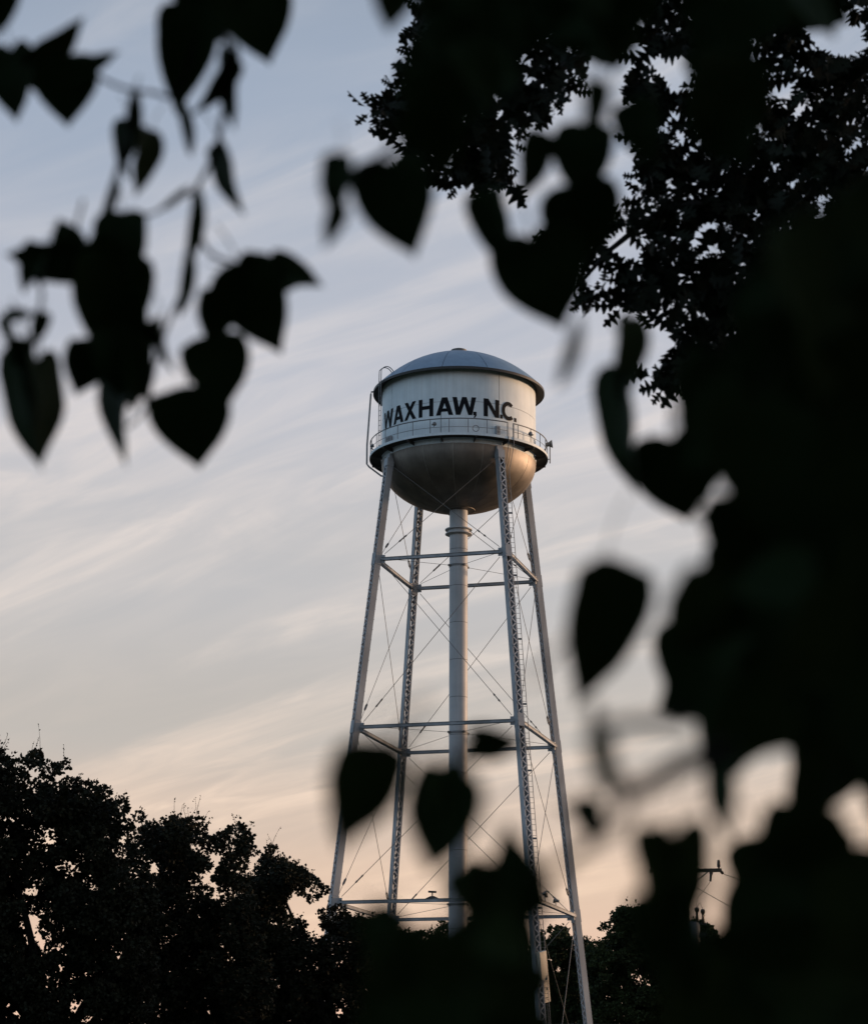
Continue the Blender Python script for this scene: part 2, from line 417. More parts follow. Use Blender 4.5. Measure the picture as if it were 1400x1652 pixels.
for i, (ch, a0, a1) in enumerate(TEXT):
    mb = MB()
    for qi, quad in enumerate(letter_polys(ch)):
        n = 6; lift = 0.016+0.0015*qi
        for k in range(n):
            for j in range(n):
                vs = []
                for (s_, t_) in ((k/n, j/n), ((k+1)/n, j/n), ((k+1)/n, (j+1)/n), (k/n, (j+1)/n)):
                    b = np.array(quad[0])*(1-s_)*(1-t_)+np.array(quad[1])*s_*(1-t_)+np.array(quad[2])*s_*t_+np.array(quad[3])*(1-s_)*t_
                    vs.append(cyl(a0+(a1-a0)*b[0], R_SH+lift, ZB+(ZT-ZB)*b[1]))
                mb.add(vs, [(0, 1, 2, 3)])
    nm = {'.': 'full_stop', ',': 'comma'}.get(ch, 'letter')
    o = mb.build(nm, m_letter, shell)
    o['label'] = 'black painted ' + {'.': 'full stop', ',': 'comma'}.get(ch, 'capital letter '+ch)

# balcony
ZF0, ZF1 = 37.87, 37.97
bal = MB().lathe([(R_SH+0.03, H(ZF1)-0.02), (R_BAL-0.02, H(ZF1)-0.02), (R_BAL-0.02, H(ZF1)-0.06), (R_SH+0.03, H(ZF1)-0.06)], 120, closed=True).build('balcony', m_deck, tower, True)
MB().lathe([(R_BAL-0.016, H(ZF0)), (R_BAL, H(ZF0)), (R_BAL, H(ZF1)+0.05), (R_BAL-0.016, H(ZF1)+0.05)], 120, closed=True).build('edge_channel', m_shell, bal, True)
MB().lathe([(R_BAL-0.12, H(ZF0)-0.012), (R_BAL-0.016, H(ZF0)-0.012), (R_BAL-0.016, H(ZF0)), (R_BAL-0.12, H(ZF0))], 120, closed=True).build('edge_flange', m_deck, bal, True)
for i in range(16):
    a = 11.0+i*22.5
    MB().prism(cyl(a, R_SH+0.02, 37.76), cyl(a, R_BAL-0.02, 37.80), V(math.cos(math.radians(a)), math.sin(math.radians(a)), 0), V(0, 0, 1), 0.02, 0.11, 0.02, 0.05).build('bracket', m_deck, bal)
ZR = 38.861
GAP_A = (32.2, 36.6)          # opening in the railing where the leg ladder arrives
def arc(r, z, a0, a1, n):
    return [cyl(a0+(a1-a0)*i/n, r, z) for i in range(n+1)]
rail = MB().tube(arc(R_BAL-0.05, ZR, GAP_A[1], 360+GAP_A[0], 130), 0.032, 6).build('handrail', m_rail, bal, True)
MB().tube(arc(R_BAL-0.05, 38.36, GAP_A[1], 360+GAP_A[0], 130), 0.014, 5).build('mid_rail', m_rail, bal, True)
posts = [GAP_A[0], GAP_A[1]]
a = GAP_A[1]+4.0
while a < 360+GAP_A[0]-5:
    posts.append(a); a += 12.05
for a in posts:
    MB().bar(cyl(a, R_BAL-0.05, ZF1+0.02), cyl(a, R_BAL-0.05, ZR), 0.02, 0.02).build('railing_post', m_rail, bal)

def floodlight(base, aim, size=0.2, arm=0.35, parent=None, big=False):
    """lamp head with bell-shaped housing and glass on a short bracket"""
    base = np.asarray(base, float); aim = unit(aim)
    up = V(0, 0, 1); c = base+up*arm
    ex = unit(np.cross(aim, up)); ey = np.cross(ex, aim)
    prof = [(0.25, -0.9), (0.42, -0.75), (0.5, -0.35), (0.72, 0.1), (1.0, 0.42), (1.0, 0.5)]
    mb = MB(); n = 14
    for r, t in prof: mb.v += [tuple(c+aim*t*size+(ex*math.cos(2*math.pi*k/n)+ey*math.sin(2*math.pi*k/n))*r*size*0.8) for k in range(n)]
    for i in range(len(prof)-1):
        for k in range(n): mb.f.append((i*n+k, i*n+(k+1) % n, (i+1)*n+(k+1) % n, (i+1)*n+k))
    mb.f.append(tuple(range(n))[::-1])
    o = mb.build('floodlight', m_rail, parent, True)
    g = MB(); g.v = [tuple(c+aim*0.44*size+(ex*math.cos(2*math.pi*k/n)+ey*math.sin(2*math.pi*k/n))*size*0.76) for k in range(n)]; g.f = [tuple(range(n))]
    g.build('lens', m_lens, o)
    b = MB(); b.bar(base, c-ey*size*0.35, 0.022, 0.022); b.bar(c-ex*size*0.85-ey*size*0.3, c+ex*size*0.85-ey*size*0.3, 0.02, 0.02)
    for s in (-1, 1): b.bar(c+ex*s*size*0.85-ey*size*0.3, c+ex*s*size*0.85+ey*size*0.1, 0.02, 0.02)
    b.build('lamp_bracket', m_rail, o)
    return o
def outward(a): a = math.radians(a); return V(math.sin(a), -math.cos(a), 0)
for a, sz, zz_ in ((-15.6, 0.15, 38.45), (52.5, 0.17, 38.42), (-74.5, 0.15, 38.25)):
    floodlight(cyl(a, R_BAL-0.02, zz_-0.05), -outward(a)+V(0.4, 0, 0.55), sz, 0.16, bal)
floodlight(cyl(84, R_BAL+0.12, 38.3), outward(84)+V(0.1, 0, 0.12), 0.30, 0.42, bal)
mb = MB(); mb.tube([cyl(84, R_BAL+0.12, 37.55), cyl(84, R_BAL+0.12, 38.7)], 0.035, 6); mb.bar(cyl(84, R_BAL-0.02, 37.8), cyl(84, R_BAL+0.12, 37.8), 0.02, 0.02); mb.bar(cyl(84, R_BAL-0.05, 38.6), cyl(84, R_BAL+0.12, 38.6), 0.02, 0.02)
mb.build('lamp_post', m_rail, bal)
# wire hoop on the railing
ce = cyl(10.6, R_BAL-0.01, 38.27); ex = V(math.cos(math.radians(10.6)), math.sin(math.radians(10.6)), 0)
MB().tube([ce+0.18*(ex*math.cos(t)+V(0, 0, 1)*math.sin(t)) for t in np.linspace(0, 2*math.pi, 25)], 0.02, 5, False).build('wire_hoop', m_rail, bal, True)
# meter box and hatch on the lower shell, behind the railing
for nm, a0, a1, z0, z1 in (('equipment_box', 27.2, 30.2, 38.03, 38.74), ('equipment_box', -63.5, -57.0, 37.98, 38.62)):
    am = (a0+a1)/2; w = math.radians(a1-a0)/2*R_SH
    e1 = V(math.cos(math.radians(am)), math.sin(math.radians(am)), 0); e2 = outward(am)
    o = MB().prism(cyl(am, R_SH+0.09, z0), cyl(am, R_SH+0.09, z1), e1, e2, w, 0.085).build(nm, m_steel, bal)
    for r_ in range(3):
        for c_ in range(2):
            zc = z0+(z1-z0)*(0.2+0.3*r_); p = cyl(am, R_SH+0.178, zc)+e1*w*(-0.42+0.84*c_)
            MB().prism(p-V(0, 0, 0.075), p+V(0, 0, 0.075), e1, e2, w*0.3, 0.006).build('cover_panel', m_rail, o)

# ladder from the balcony over the roof edge, with its hoops
lad = bpy.data.objects.new('tank_ladder', None); COL.objects.link(lad); lad.parent = tower
def ladder_curve(a):
    return [cyl(a, R_EAVE+0.10, 37.95), cyl(a, R_EAVE+0.10, 40.0), cyl(a, R_EAVE+0.10, 42.4), cyl(a, R_EAVE+0.02, 42.75), cyl(a, R_EAVE-0.25, 42.93), cyl(a, R_EAVE-0.55, 42.85), cyl(a, R_EAVE-0.8, 42.55)]
def smooth_pts(p, n=5):
    p = [np.asarray(x, float) for x in p]; p = [2*p[0]-p[1]]+p+[2*p[-1]-p[-2]]; o = []
    for i in range(1, len(p)-2):
        for k in range(n):
            t = k/n; a, b, c, d = p[i-1], p[i], p[i+1], p[i+2]
            o.append(0.5*((2*b)+(c-a)*t+(2*a-5*b+4*c-d)*t*t+(3*b-a-3*c+d)*t**3))
    o.append(p[-2]); return o
for a in (-61.2, -64.2): MB().tube(smooth_pts(ladder_curve(a)), 0.026, 6).build('ladder_rail', m_rail, lad, True)
for i in range(14):
    z = 38.1+0.3*i; r = R_EAVE+0.10
    MB().tube([cyl(-61.2, r, z), cyl(-64.2, r, z)], 0.014, 5).build('rung', m_rail, lad)
# overflow pipe on the far left edge
MB().tube([cyl(-86, R_EAVE-0.1, 42.02), cyl(-86, R_EAVE+0.12, 42.0), cyl(-86, R_EAVE+0.15, 41.85), cyl(-86, R_BAL+0.15, 38.7), cyl(-86, R_BAL+0.15, 37.55), cyl(-85, R_BAL+0.02, 37.35), cyl(-80, R_SH+0.05, 36.7), cyl(-72, R_SH-0.25, 36.5)], 0.05, 8).build('overflow_pipe', m_rail, tower, True)

# riser
RR = 0.53
riser = MB().lathe([(RR-0.02, 0.0), (RR-0.02, H(35.4))], 32).build('riser_pipe', m_seam, tower, True)
jz = [35.4, 32.434]
while jz[-1] > 0.5: jz.append(jz[-1]-2.18)
jz.append(-1.75)
for z1, z0 in zip(jz[:-1], jz[1:]):
    pr = [(RR, H(z0)+0.012), (RR, H(z1)-0.012)]
    MB().lathe(pr, 40).build('pipe_section', m_riser, riser, True)
fl = MB()
fl.lathe([(RR, H(33.30)), (0.78, H(33.36)), (0.78, H(33.42)), (0.62, H(33.44)), (0.62, H(33.60)), (0.79, H(33.62)), (0.79, H(33.68)), (RR, H(33.72))], 40)
fl.build('expansion_joint', m_riser, riser, True)
for zc in (ZL[0]+0.27, ZL[1]+0.25, ZL[2]+0.25):
    MB().lathe([(RR+0.004, H(zc)-0.06), (RR+0.03, H(zc)-0.06), (RR+0.03, H(zc)+0.06), (RR+0.004, H(zc)+0.06)], 40, closed=True).build('collar', m_rail, riser, True)

# legs: two channels laced on the inner and outer faces
HB = 0.19
for k in range(4):
    p0, p1 = leg_pt(k, Z_BASE), leg_pt(k, 37.25)
    ax = unit(p1-p0); L = np.linalg.norm(p1-p0)
    er = unit(V(p0[0], p0[1], 0)); et = V(-er[1], er[0], 0); er = unit(np.cross(et, ax))
    if er@V(p0[0], p0[1], 0) < 0: er = -er
    mb = MB()
    for s in (-1, 1):
        mb.prism(p0+et*s*HB, p1+et*s*HB, et, er, 0.012, HB)
        for t in (-1, 1): mb.prism(p0+et*s*(HB-0.042)+er*t*(HB-0.011), p1+et*s*(HB-0.042)+er*t*(HB-0.011), et, er, 0.030, 0.010)
    leg = mb.build('leg', m_steel, tower)
    for t in (1, -1):
        lb = MB(); st = 0.27 if t > 0 else 0.30; n = int((L-0.6)/st)
        for i in range(n):
            s = 1 if i % 2 == 0 else -1; z0 = 0.3+i*st
            a = p0+ax*z0+et*s*(HB-0.05)+er*t*(HB+0.008); b = p0+ax*(z0+st)-et*s*(HB-0.05)+er*t*(HB+0.008)
            d = unit(b-a); e1 = unit(np.cross(d, er)); lb.prism(a-d*0.03, b+d*0.03, e1, er, 0.032, 0.006)
            lb.box(a+er*t*0.012, (0.022, 0.022, 0.022), 0.3)      # rivet heads
        lb.build('lacing', m_lace, leg)
    for zc in ZL:                                     # joint plates at each ring of struts
        c = leg_pt(k, zc); g = MB()
        for t in (1, -1): g.prism(c-ax*0.36+er*t*(HB+0.022), c+ax*0.36+er*t*(HB+0.022), et, er, HB+0.012, 0.008)
        for s in (1, -1):
            g.prism(c-ax*0.32+et*s*(HB+0.02), c+ax*0.32+et*s*(HB+0.02), et, er, 0.008, HB)
        g.build('joint_plate', m_steel, leg)
        for kk in (k-1, k+1):
            oth = leg_pt(kk % 4, zc); d = unit(oth-c); gp = MB(); side = V(-d[1], d[0], 0)
            gp.prism(c+d*0.20, c+d*0.50, side, V(0, 0, 1), 0.014, 0.24)
            gp.prism(c+d*0.22, c+d*0.44, side, V(0, 0, 1), 0.10, 0.03)
            gp.build('gusset', m_steel, leg)
    sh = MB(); sh.prism(p1-ax*0.45, p1+ax*0.05, et, er, HB+0.03, HB+0.03); sh.prism(p1, p1+V(0, 0, 0.33)-er*0.03, et, er, 0.2, 0.10)
    sh.build('leg_shoe', m_steel, leg)
    MB().box(V(p0[0], p0[1], 0.2), (0.75, 0.75, 0.33), TH).box(V(p0[0], p0[1], 0.49), (0.5, 0.5, 0.05), TH).build('footing', m_conc, leg)

# ring struts: paired channels
for zc in ZL:
    for k in range(4):
        a, b = leg_pt(k, zc), leg_pt((k+1) % 4, zc); d = unit(b-a); side = V(-d[1], d[0], 0)
        mb = MB()
        p, q_ = a+d*0.3, b-d*0.3
        for s in (-1, 1):
            mb.prism(p+side*s*0.075, q_+side*s*0.075, side, V(0, 0, 1), 0.006, 0.09)
            for t in (-1, 1): mb.prism(p+side*s*0.093+V(0, 0, t*0.084), q_+side*s*0.093+V(0, 0, t*0.084), side, V(0, 0, 1), 0.024, 0.006)
        mb.build('strut', m_steel, tower)
# diagonal rods with turnbuckles
def rod(name, a, b, rad, tb=None, parent=tower):
    r = MB().tube([a, b], rad, 6).build(name, m_rod, parent, True)
    if tb:
        d = unit(b-a); c = a+d*tb; e1 = unit(np.cross(d, V(0, 0, 1))); m = MB()
        for s in (-1, 1): m.prism(c-d*0.2+e1*s*0.045, c+d*0.2+e1*s*0.045, e1, np.cross(d, e1), 0.016, 0.022)
        for s in (-1, 1): m.tube([c+d*s*0.17, c+d*s*0.30], [0.055, 0.035], 6)
        m.build('turnbuckle', m_rod, r)
    return r
tops = [37.0]+list(ZL)
for lv in range(4):
    zt = tops[lv]-(0.30 if lv else 0.15); zb = (ZL[lv]+0.32) if lv < 3 else 0.0
    for k in range(4):
        j = (k+1) % 4
        for (hi, lo_) in ((k, j), (j, k)):
            A, B = leg_pt(hi, zt), leg_pt(lo_, zb)
            h = V(B[0]-A[0], B[1]-A[1], 0); h = unit(h); off = V(-h[1], h[0], 0)*(0.03 if hi == k else -0.03)
            rod('brace_rod', B-h*0.42+off, A+h*(0.42 if lv else 0.2)+off, 0.0165, 1.35)
for zc in ZL:
    for k in range(4):
        A = leg_pt(k, zc+0.1); d = unit(V(A[0], A[1], 0))
        rod('stay_rod', V(d[0]*(RR+0.03), d[1]*(RR+0.03), H(zc+0.26)), A-d*0.2, 0.012)
        MB().box(V(d[0]*(RR+0.07), d[1]*(RR+0.07), H(zc+0.26)), (0.09, 0.045, 0.055), math.atan2(d[1], d[0])).build('stay_clamp', m_rod, riser)

# ladder up the near right leg
ldr = bpy.data.objects.new('leg_ladder', None); COL.objects.link(ldr); ldr.parent = tower
k = 1; p0, p1 = leg_pt(k, Z_BASE), leg_pt(k, 37.25); ax = unit(p1-p0)
er = unit(V(p0[0], p0[1], 0)); et = V(-er[1], er[0], 0)
offs = [et*(HB+0.06)+er*0.05, et*(HB+0.27)+er*0.16]
Lp = np.linalg.norm(p1-p0)
for i_, o_ in enumerate(offs):
    topz = cyl(GAP_A[0]+0.4+4.0*i_, R_BAL+0.02, ZR)
    MB().tube([p0+o_+ax*4.4, p1+o_-ax*1.2, topz-V(0, 0, 1.3), topz], 0.02, 6).build('ladder_rail', m_rail, ldr, True)
n = int((Lp-6)/0.3)
rm = MB().tube([offs[0], offs[1]], 0.012, 5); rme = None
for i in range(n):
    if rme is None:
        o = rm.build('rung', m_rail, ldr); rme = o.data
    else:
        o = bpy.data.objects.new('rung', rme); COL.objects.link(o); o.parent = ldr
    o.location = tuple(p0+ax*(4.7+i*0.3))
for i in range(9):
    c = p0+ax*(5.0+3.75*i)
    MB().bar(c+et*HB, c+offs[1], 0.03, 0.05).build('ladder_bracket', m_rail, ldr)
# small holes of dark access plates in the lacing below each joint
for zc in ZL[:2]:
    c = leg_pt(1, zc-0.42)+er*(HB+0.03)+et*0.05
    MB().prism(c-ax*0.09, c+ax*0.09, et, er, 0.075, 0.012).build('access_plate', m_dark, tower)
# cabinet hung on the same leg near the ground, with conduit
def cabinet():
    zt, zb = 9.1, 6.0
    zt = (at(875, 1533, 120) - 0)[2]-EYE; 
    a = at(873, 1535, 119.6); b = at(880, 1617, 119.6)
    c = (a+b)/2-V(TX, TY, 0); hh = np.linalg.norm(b-a)/2
    axl = unit(a-b); ex = unit(V(0.70, 0.71, 0)); ex = unit(ex-axl*(ex@axl)); ey = np.cross(axl, ex)
    o = MB().prism(c-axl*hh, c+axl*hh, ex, ey, 0.27, 0.10).build('equipment_cabinet', m_cab, tower)
    f = MB().prism(c-axl*(hh-0.05)-ey*0.108, c+axl*(hh-0.05)-ey*0.108, ex, ey, 0.24, 0.006); f.build('cabinet_door', m_cab, o)
    MB().prism(c-axl*(hh*0.52)-ey*0.122+ex*0.06, c-axl*(hh*0.42)-ey*0.122+ex*0.06, ex, ey, 0.03, 0.015).build('door_latch', m_dark, o)
    MB().prism(c-axl*(hh*0.82)-ey*0.118, c-axl*(hh*0.79)-ey*0.118, ex, ey, 0.10, 0.004).build('name_plate', m_dark, o)
    MB().tube([c-axl*hh+ex*0.08, c-axl*(hh+0.9)+ex*0.10, V(c[0]+0.45, c[1]-0.3, 0.0)], 0.03, 6).build('conduit', m_rail, o)
    legc = leg_pt(1, c[2]-EYE)
    MB().bar(c+axl*hh*0.6, legc+axl*hh*0.6, 0.04, 0.04).bar(c-axl*hh*0.6, legc-axl*hh*0.6, 0.04, 0.04).build('mounting_bracket', m_rail, o)
cabinet()
# lamps on the lowest ring of struts
def on_strut(k, x):
    a, b = leg_pt(k, ZL[2]), leg_pt((k+1) % 4, ZL[2]); best = None
    for t in np.linspace(0.03, 0.97, 400):
        p = a+(b-a)*t; e = abs(pix(p+V(TX, TY, 0))[0][0]-x)
        if best is None or e < best[0]: best = (e, p)
    return best[1]+V(0, 0, 0.09)
floodlight(on_strut(1, 879.5), V(-0.5, -0.3, 0.8), 0.22, 0.42, tower)
floodlight(on_strut(1, 896.5), V(-0.9, 0.2, 0.25), 0.22, 0.32, tower)
b0 = on_strut(0, 697)
srn = MB().prism(b0, b0+V(0, 0, 0.13), V(1, 0, 0), V(0, 1, 0), 0.36, 0.15, 0.1, 0.1).build('lamp_stand', m_dark, tower)
MB().tube([b0+V(0, 0, 0.1), b0+V(0, 0, 0.32)], 0.04, 6).bar(b0+V(-0.22, 0, 0.37), b0+V(0.22, 0, 0.35), 0.06, 0.05).build('lamp_head', m_dark, srn)

# ------------------------------------------------------------------ foliage builders
def leaf_cloud(P, D, Nn, L, Wd):
    """folded six-point leaves: base P, direction D, face normal Nn, length L, width Wd (arrays)"""
    S = np.cross(D, Nn); S /= np.linalg.norm(S, axis=1, keepdims=True)+1e-9
    Nn = np.cross(S, D)
    L = L[:, None]; Wd = Wd[:, None]
    tip = P+D*L-Nn*L*0.10
    a = P+D*L*0.30+S*Wd*0.46-Nn*Wd*0.08; b = P+D*L*0.66+S*Wd*0.40-Nn*Wd*0.12
    c = P+D*L*0.66-S*Wd*0.40-Nn*Wd*0.12; d = P+D*L*0.30-S*Wd*0.46-Nn*Wd*0.08
    n = len(P); verts = np.stack([P, a, b, tip, c, d], 1).reshape(-1, 3)
    base = np.arange(n)[:, None]*6
    faces = np.concatenate([base+np.array([0, 1, 2, 3]), base+np.array([0, 3, 4, 5])], 0)
    return verts, faces
def rand_dirs(n, g):
    v = g.normal(size=(n, 3)); return v/np.linalg.norm(v, axis=1, keepdims=True)

def inside(px, py, poly):
    c = np.zeros(np.shape(px), bool); n = len(poly)
    for i in range(n):
        x0, y0 = poly[i]; x1, y1 = poly[(i+1) % n]
        hit = ((y0 > py) != (y1 > py)) & (px < (x1-x0)*(py-y0)/((y1-y0) or 1e-9)+x0)
        c ^= hit
    return c
def clump_tree(name, label, cat, outline, depth, thick, leaf, sizes, layers, trunk_xy, mats, seed, shoots=0, group=None, gaps=(), dens=1.0):
    """tree whose crown is many rounded leaf clumps carried by limbs; small clumps and sprigs make the ragged edge.
    outline: the crown's profile from the viewpoint; thick: crown depth in metres; sizes: clump radii in photo px"""
    g = np.random.default_rng(seed); mpp = depth/FPX
    base = V(trunk_xy[0], trunk_xy[1], 0); root = thing(name, label, cat, tuple(base), group)
    xs = [p[0] for p in outline]; ys = [p[1] for p in outline]; ol = np.array(outline, float)
    area = 0.5*abs(np.dot(ol[:, 0], np.roll(ol[:, 1], 1))-np.dot(ol[:, 1], np.roll(ol[:, 0], 1)))
    CL = []; cover = 0.0; tries = 0; ang = np.linspace(0, 2*np.pi, 13)[:-1]
    while cover < layers*area*1.7 and tries < 20000:
        tries += 1
        f = g.random(); r = sizes[0]+(sizes[1]-sizes[0])*f*f
        if tries % 2 == 0: r = sizes[0]*(0.55+0.6*g.random())
        x, y = g.uniform(min(xs), max(xs)), g.uniform(min(ys), max(ys))
        if not inside(np.array(x), np.array(y), outline): continue
        if inside(x+r*0.85*np.cos(ang), y+r*0.85*np.sin(ang), outline).mean() < 0.88: continue
        if any(math.hypot(x-a, y-b) < r*0.75+q for a, b, q in gaps): continue
        CL.append((x, y, r)); cover += math.pi*r*r
    LPs, LDs, LNs, Ls = [], [], [], []; cents = []
    for x, y, r in CL:
        c = at(x, y, depth+g.uniform(-0.5, 0.5)*thick)-base
        if c[2] < 0.6: continue
        cents.append((c, r*mpp)); R = r*mpp
        n = int(dens*2.6*4*R*R/(leaf*leaf*0.36)*0.62)+8
        d = rand_dirs(n, g); d[:, 2] *= 0.8
        lump = 0.86+0.22*np.sin(d[:, 0]*4+x)*np.sin(d[:, 2]*5+y)
        p = c+d*(R*lump*(0.55+0.5*g.random(n)**0.6))[:, None]+V(0, 0, 0.12*R)
        dr = d*0.9+rand_dirs(n, g)*0.8+V(0, 0, 0.15)
        LPs.append(p); LDs.append(dr); LNs.append(rand_dirs(n, g)*0.9+d*0.5+V(0, 0, 0.35)); Ls.append(leaf*(0.6+0.7*g.random(n)))
        # a leafy sprig or two breaking the clump's outline
        for q in range(2 if r > sizes[0]*1.3 else 1):
            a_ = unit(rand_dirs(1, g)[0]*V(0.9, 0.6, 0.3)+V(0, 0, 0.9)); m_ = 12; t_ = np.linspace(0.8, 1.0+0.55*g.random()+0.1, m_)
            LPs.append(c+a_*R*t_[:, None]+g.normal(size=(m_, 3))*leaf*0.35); LDs.append(np.repeat(a_[None], m_, 0)*0.6+rand_dirs(m_, g)); LNs.append(rand_dirs(m_, g)); Ls.append(leaf*(0.5+0.5*g.random(m_)))
    Pn = np.concatenate(LPs); Dn = np.concatenate(LDs); Nn = np.concatenate(LNs); Ln_ = np.concatenate(Ls)
    Dn /= np.linalg.norm(Dn, axis=1, keepdims=True)
    v, f = leaf_cloud(Pn, Dn, Nn, Ln_, Ln_*(0.75+0.3*g.random(len(Pn))))
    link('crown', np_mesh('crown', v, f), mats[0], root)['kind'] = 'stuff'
    topc = max(c[2] for c, r in cents); tr = 0.022*topc+0.06; fork = V(0, 0, topc*0.33)
    MB().tube([V(0, 0, -0.15), V(0.02, 0, 0.5), V(0.05, 0.04, topc*0.2), fork], [tr*1.35, tr, tr*0.85, tr*0.7], 10).build('trunk', mats[1], root, True)
    pick = sorted(cents, key=lambda q: -q[1])[:14]
    for c, R in pick:
        mid = fork*0.55+c*0.45+V(0, 0, 0.05*topc)
        lm = MB().tube(smooth_pts([fork-V(0, 0, 0.2), mid, c], 5), np.linspace(tr*0.45, 0.02, 11), 6)
        lm.build('limb', mats[1], root, True)
    if shoots:                                        # thin upright shoots that stand clear of the leaf
        sm = MB(); LP = []; LD = []
        hi = sorted(cents, key=lambda q: -(q[0][2]+q[1]))[:shoots]
        for c, R in hi:
            a_ = c+V(g.normal()*R*0.4, 0, R*0.8); h = 0.25+0.35*g.random(); e = a_+V(g.normal()*0.1, g.normal()*0.1, h)
            sm.tube([a_, (a_+e)/2+V(g.normal()*0.03, 0, 0), e], [0.007, 0.005, 0.003], 4, False)
            for t_ in (0.3, 0.5, 0.65, 0.8, 0.92, 1.0):
                if g.random() < 0.8: LP.append(a_+(e-a_)*t_); LD.append(rand_dirs(1, g)[0]+V(0, 0, 0.4))
        sm.build('shoot_tips', mats[1], root)['kind'] = 'stuff'
        LP = np.array(LP); LD = np.array(LD); LD /= np.linalg.norm(LD, axis=1, keepdims=True)
        v, f = leaf_cloud(LP, LD, rand_dirs(len(LP), g), np.full(len(LP), leaf*0.55), np.full(len(LP), leaf*0.4))
        link('shoot_leaves', np_mesh('shoot_leaves', v, f), mats[0], root)['kind'] = 'stuff'
    return root
FM = (m_maple, m_bark); FF = (m_far, m_bark)

# the row of broad trees at the left, nearer than the tower
G1 = 'broad trees left of the tower'
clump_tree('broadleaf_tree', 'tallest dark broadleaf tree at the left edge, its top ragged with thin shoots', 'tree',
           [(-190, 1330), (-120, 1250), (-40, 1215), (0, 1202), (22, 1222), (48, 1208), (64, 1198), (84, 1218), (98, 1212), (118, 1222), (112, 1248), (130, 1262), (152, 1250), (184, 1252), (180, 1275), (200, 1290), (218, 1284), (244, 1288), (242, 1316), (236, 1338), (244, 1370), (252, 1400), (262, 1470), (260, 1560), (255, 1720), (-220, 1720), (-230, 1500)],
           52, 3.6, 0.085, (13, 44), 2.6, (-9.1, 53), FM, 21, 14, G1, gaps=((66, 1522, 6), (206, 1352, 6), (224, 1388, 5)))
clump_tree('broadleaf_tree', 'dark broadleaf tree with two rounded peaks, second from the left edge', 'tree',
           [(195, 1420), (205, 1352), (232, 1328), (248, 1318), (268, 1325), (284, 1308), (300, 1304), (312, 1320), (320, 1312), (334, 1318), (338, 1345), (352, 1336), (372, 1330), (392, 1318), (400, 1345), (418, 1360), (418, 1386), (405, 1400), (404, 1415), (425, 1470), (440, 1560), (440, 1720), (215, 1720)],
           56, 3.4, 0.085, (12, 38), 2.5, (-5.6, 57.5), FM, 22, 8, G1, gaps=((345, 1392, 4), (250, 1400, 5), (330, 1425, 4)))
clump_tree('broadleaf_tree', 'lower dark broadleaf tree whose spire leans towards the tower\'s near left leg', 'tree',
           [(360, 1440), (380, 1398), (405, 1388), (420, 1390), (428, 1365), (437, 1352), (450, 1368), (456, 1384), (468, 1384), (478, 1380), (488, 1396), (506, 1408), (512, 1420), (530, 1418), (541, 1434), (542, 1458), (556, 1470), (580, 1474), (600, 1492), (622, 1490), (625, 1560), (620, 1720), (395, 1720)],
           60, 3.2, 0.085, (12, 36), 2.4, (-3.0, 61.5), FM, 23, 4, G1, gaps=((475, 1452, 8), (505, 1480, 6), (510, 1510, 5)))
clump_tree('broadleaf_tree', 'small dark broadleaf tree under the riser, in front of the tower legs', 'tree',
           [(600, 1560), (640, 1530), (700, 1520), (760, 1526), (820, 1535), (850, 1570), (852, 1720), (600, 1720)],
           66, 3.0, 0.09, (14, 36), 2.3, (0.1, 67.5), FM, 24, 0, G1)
# trees beyond the tower
G2 = 'trees beyond the tower'
clump_tree('background_tree', 'domed green tree beyond the tower, right of its far right leg', 'tree',
           [(935, 1560), (950, 1520), (966, 1510), (968, 1485), (990, 1470), (1010, 1462), (1040, 1464), (1070, 1458), (1110, 1470), (1130, 1488), (1160, 1498), (1175, 1560), (1175, 1720), (930, 1720)],
           185, 9, 0.20, (9, 26), 3.6, (16.5, 189), FF, 31, 0, G2, dens=1.5)
clump_tree('background_tree', 'low green tree seen between the tower\'s two right legs', 'tree',
           [(835, 1540), (860, 1512), (876, 1500), (890, 1494), (905, 1492), (918, 1508), (934, 1514), (950, 1510), (965, 1540), (968, 1720), (830, 1720)],
           195, 8, 0.20, (8, 22), 3.6, (9.5, 199), FF, 32, 0, G2, dens=1.5)
clump_tree('background_tree', 'dark tree line seen low beneath the riser pipe', 'tree',
           [(570, 1530), (640, 1494), (680, 1488), (692, 1476), (704, 1488), (760, 1490), (830, 1500), (850, 1540), (845, 1720), (560, 1720)],
           205, 8, 0.22, (8, 26), 2.2, (1, 209), FF, 33, 0, G2)
clump_tree('background_tree', 'green tree behind the utility pole, mostly hidden by near leaves', 'tree',
           [(1150, 1560), (1170, 1510), (1240, 1490), (1300, 1480), (1390, 1495), (1470, 1540), (1480, 1720), (1145, 1720)],
           175, 9, 0.24, (12, 34), 2.2, (29, 179), FF, 34, 0, G2)

